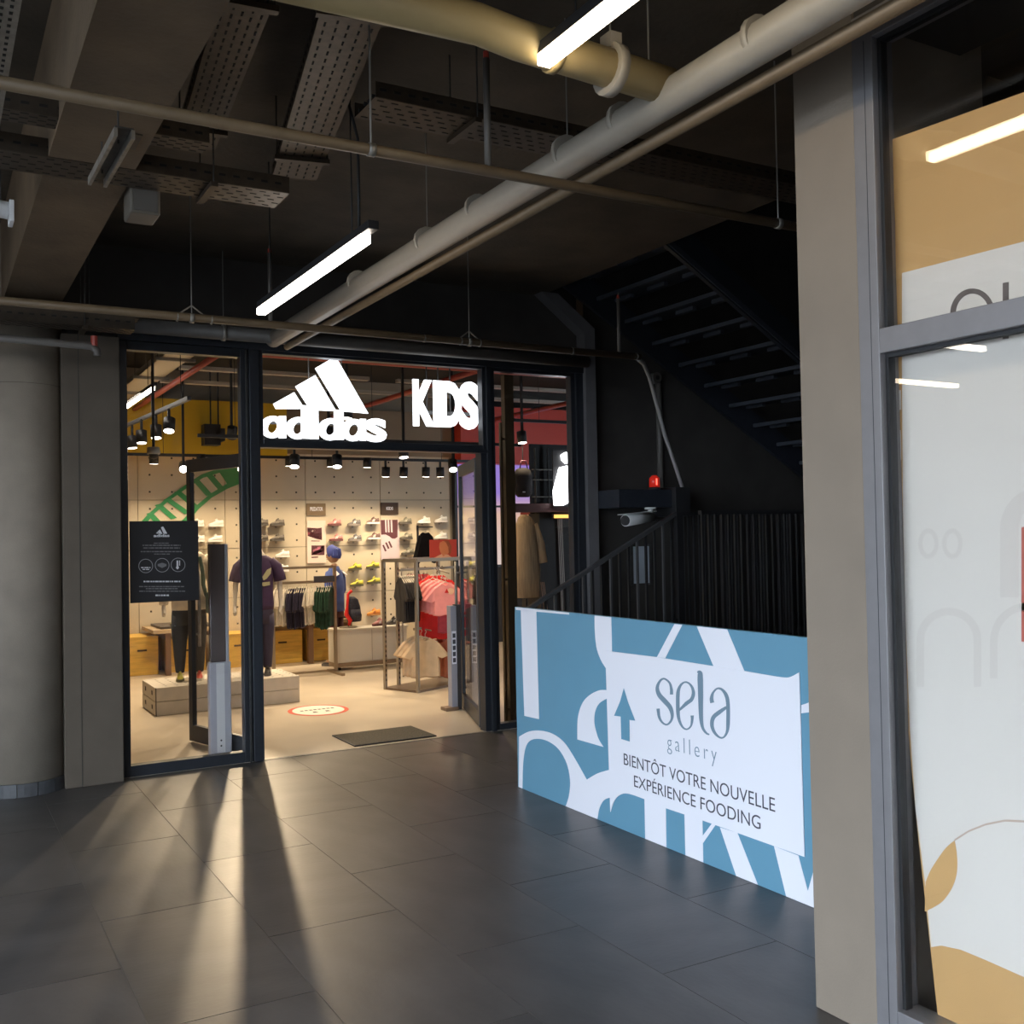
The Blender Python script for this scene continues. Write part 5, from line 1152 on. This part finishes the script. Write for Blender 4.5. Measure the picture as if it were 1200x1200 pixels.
BRZ = mat('bronze_profile', (.10, .07, .04), .35, metal=.5, noise=.1)
dp = thing('display_stand', 'tall bronze double-post display frame just inside the right window', 'display frame', (4.22, 7.62, 0))
x0_, x1_ = at(587, 600, 'Y', 7.62).x, at(603, 600, 'Y', 7.62).x
MB().box(x0_, x0_+.018, 7.6, 7.63, 0, 2.55).build('post', BRZ, dp); MB().box(x0_+.045, x1_, 7.6, 7.66, 0, 2.96).build('post', BRZ, dp)
for z in (.1, 1.2, 2.4): MB().box(x0_+.018, x0_+.045, 7.61, 7.625, z, z+.02).build('tie', BRZ, dp)
# dark shelving with bag
DK = mat('fixture_black', (.006, .0055, .006), .6)
fx = thing('wall_fixture', 'tall black slatted display fixture behind the right window', 'fixture', (6.45, 10.3, 0))
q0, q1 = at(634, 700, 'Y', 10.2), at(690, 700, 'Y', 10.2)
MB().box(q0.x, q1.x+.4, 10.2, 10.45, 0, 1.83).build('cabinet', DK, fx)
for i in range(4): MB().cyl((q0.x+.28+i*.018, 10.18, .3), (q0.x+.24+i*.018, 10.18, 1.80), .005, 6).build('hanging_cord', mat('cord_grey', (.35, .33, .32), .5), fx)
for z in (2.02, 2.22, 2.34): MB().box(q0.x-.05, q1.x+.4, 10.24, 10.27, z, z+.012).build('shelf_rail', STEEL, fx)
for x in (q0.x-.02, q0.x+.16): MB().box(x, x+.014, 10.24, 10.27, 1.83, 2.6).build('upright', STEELD, fx)
MB().box(q0.x-.05, q1.x+.4, 10.30, 10.33, 1.83, 2.65).build('back_panel', DK, fx)
MB().box(at(604,595,'Y',10.0).x, at(690,595,'Y',10.0).x, 10.0, 10.18, at(640,600,'Y',10.0).z, at(640,590,'Y',10.0).z).build('shelf', mat('fixture_maroon', (.06, .015, .012), .5), fx)
ls = thing('illuminated_emblem', 'blazing white backlit emblem beside the end post', 'sign', at(660, 592, 'Y', 9.9)); SGN = emitter('emblem_white', (.95, .96, 1.0), 9.0)
MB().prism([at(px, py, 'Y', 9.9) for px, py in ((657,548),(668,545),(676,558),(676,586),(668,588),(661,592),(651,592),(650,575))], (0, .04, 0)).build('lower_shape', SGN, ls)
MB().prism([at(px, py, 'Y', 9.9) for px, py in ((659,533),(664,530),(669,533),(669,543),(664,543),(660,539))], (0, .04, 0)).build('upper_shape', SGN, ls); MB().box(at(648,560,'Y',9.95).x, at(678,560,'Y',9.95).x, 9.945, 9.96, 1.9, 2.56).build('back_plate', DK, ls)
bg_ = thing('gym_bag', 'black gym bag hanging behind the bronze frame', 'bag', at(613, 583, 'Y', 9.98)); c_ = at(613, 565, 'Y', 9.98)
torso(m_ := MB(), [(c_.x, 9.98, c_.z-.17, .07, .04), (c_.x, 9.98, c_.z-.13, .11, .07), (c_.x, 9.98, c_.z+.06, .115, .075), (c_.x, 9.98, c_.z+.14, .09, .06), (c_.x, 9.98, c_.z+.16, .05, .03)], 14); m_.build('body', CBK, bg_, smooth=True)
MB().tube([(c_.x-.05, 9.96, c_.z+.15), (c_.x-.03, 9.96, c_.z+.24), (c_.x+.03, 9.96, c_.z+.24), (c_.x+.05, 9.96, c_.z+.15)], .008, 6).build('handle', mat('bag_strap', (.12, .03, .06), .6), bg_, smooth=True); MB().box(c_.x-.05, c_.x-.02, 9.90, 9.908, c_.z-.12, c_.z-.11).build('logo_tab', BWHITE, bg_)
MB().cyl((c_.x, 9.98, c_.z+.24), (c_.x, 9.98, 2.88), .006, 6).build('hanging_cord', BLACKP, bg_)
lbx = thing('lit_display_box', 'warm glowing display niche with red item behind the right window', 'display box', at(630, 626, 'Y', 11.8)); LB = emitter('niche_glow', (1.0, .38, .14), 1.3)
a, b = at(616, 622, 'Y', 11.9), at(640, 603, 'Y', 11.9); MB().box(a.x, b.x, 11.9, 11.93, a.z, b.z).build('lit_panel', LB, lbx); MB().box(a.x-.05, b.x+.05, 11.7, 11.95, b.z, b.z+.03).build('lid', mat('niche_red', (.4, .03, .02), .5), lbx)
a2, b2 = at(626, 618, 'Y', 11.88), at(636, 604, 'Y', 11.88); MB().box(a2.x, b2.x, 11.885, 11.899, a2.z, b2.z).build('hot_lamp', emitter('niche_lamp', (1, .75, .4), 3.0), lbx)
MB().box(a.x-.05, b.x+.05, 11.7, 11.95, 0, a.z-.02).build('plinth', DK, lbx)
rc = at(629, 618, 'Y', 11.75); rcap = thing('red_ball_cap', 'red rounded item in front of the glowing niche', 'cap', rc); m_ = MB(); m_.sphere(rc, .09, 12, 8, (1.1, .9, .75)); m_.build('crown', CRD, rcap, smooth=True); MB().prism([rc+Vector((-.02, -.07, -.02)), rc+Vector((.13, -.16, -.04)), rc+Vector((.10, -.06, -.02))], (0, 0, .008)).build('peak', CRD, rcap)
o_s = at(661, 605, 'Y', 10.1); ol = thing('orange_light_strip', 'small orange lit strip under the white emblem', 'light strip', o_s); MB().box(o_s.x-.12, o_s.x+.12, 10.1, 10.13, o_s.z-.02, o_s.z+.02).build('strip', emitter('orange_strip', (1, .5, .12), 2.0), ol); MB().box(o_s.x-.14, o_s.x+.14, 10.131, 10.16, o_s.z-.03, o_s.z+.03).build('holder', DK, ol)
# long beige coat on a stand with thin straps
CO = mat('coat_beige', (.33, .22, .12), .85, noise=.3, nscale=9, stretch=(6, 6, .6)); c0, c1_ = at(618, 603, 'Y', 8.7), at(620, 700, 'Y', 8.7)
ct = thing('long_coat', 'long beige brown coat on a stand behind the right window', 'coat', (c0.x, 8.7, 0)); zt_, zb_ = c0.z, c1_.z
torso(m_ := MB(), [(c0.x-.02, 8.7, zb_, .12, .09), (c0.x-.02, 8.7, zb_+.2, .13, .10), (c0.x-.015, 8.7, (zt_+zb_)/2, .125, .095), (c0.x-.02, 8.7, zt_-.12, .115, .085), (c0.x-.03, 8.7, zt_-.03, .07, .06), (c0.x-.04, 8.7, zt_, .03, .03)], 18)
limb(m_, [Vector((c0.x+.05, 8.68, zt_-.10)), Vector((c0.x+.12, 8.66, zt_-.30)), Vector((c0.x+.14, 8.64, zt_-.48))], [.05, .045, .04]); m_.build('cloth', CO, ct, smooth=True)
for i in range(3): MB().tube([(c0.x+.08+i*.018, 8.6, zb_+.15), (c0.x+.13+i*.02, 8.6, zb_-.3), (c0.x+.15+i*.02, 8.6, zb_-.55)], .004, 5).build('hanging_strap', mat('strap_brown', (.3, .18, .12), .6), ct)
MB().cyl((c0.x-.03, 8.7, 0), (c0.x-.03, 8.7, zt_), .014, 8).build('stand_rod', STEELD, ct); MB().cyl((c0.x-.03, 8.7, 0), (c0.x-.03, 8.7, .012), .15, 18).build('stand_base', STEELD, ct)
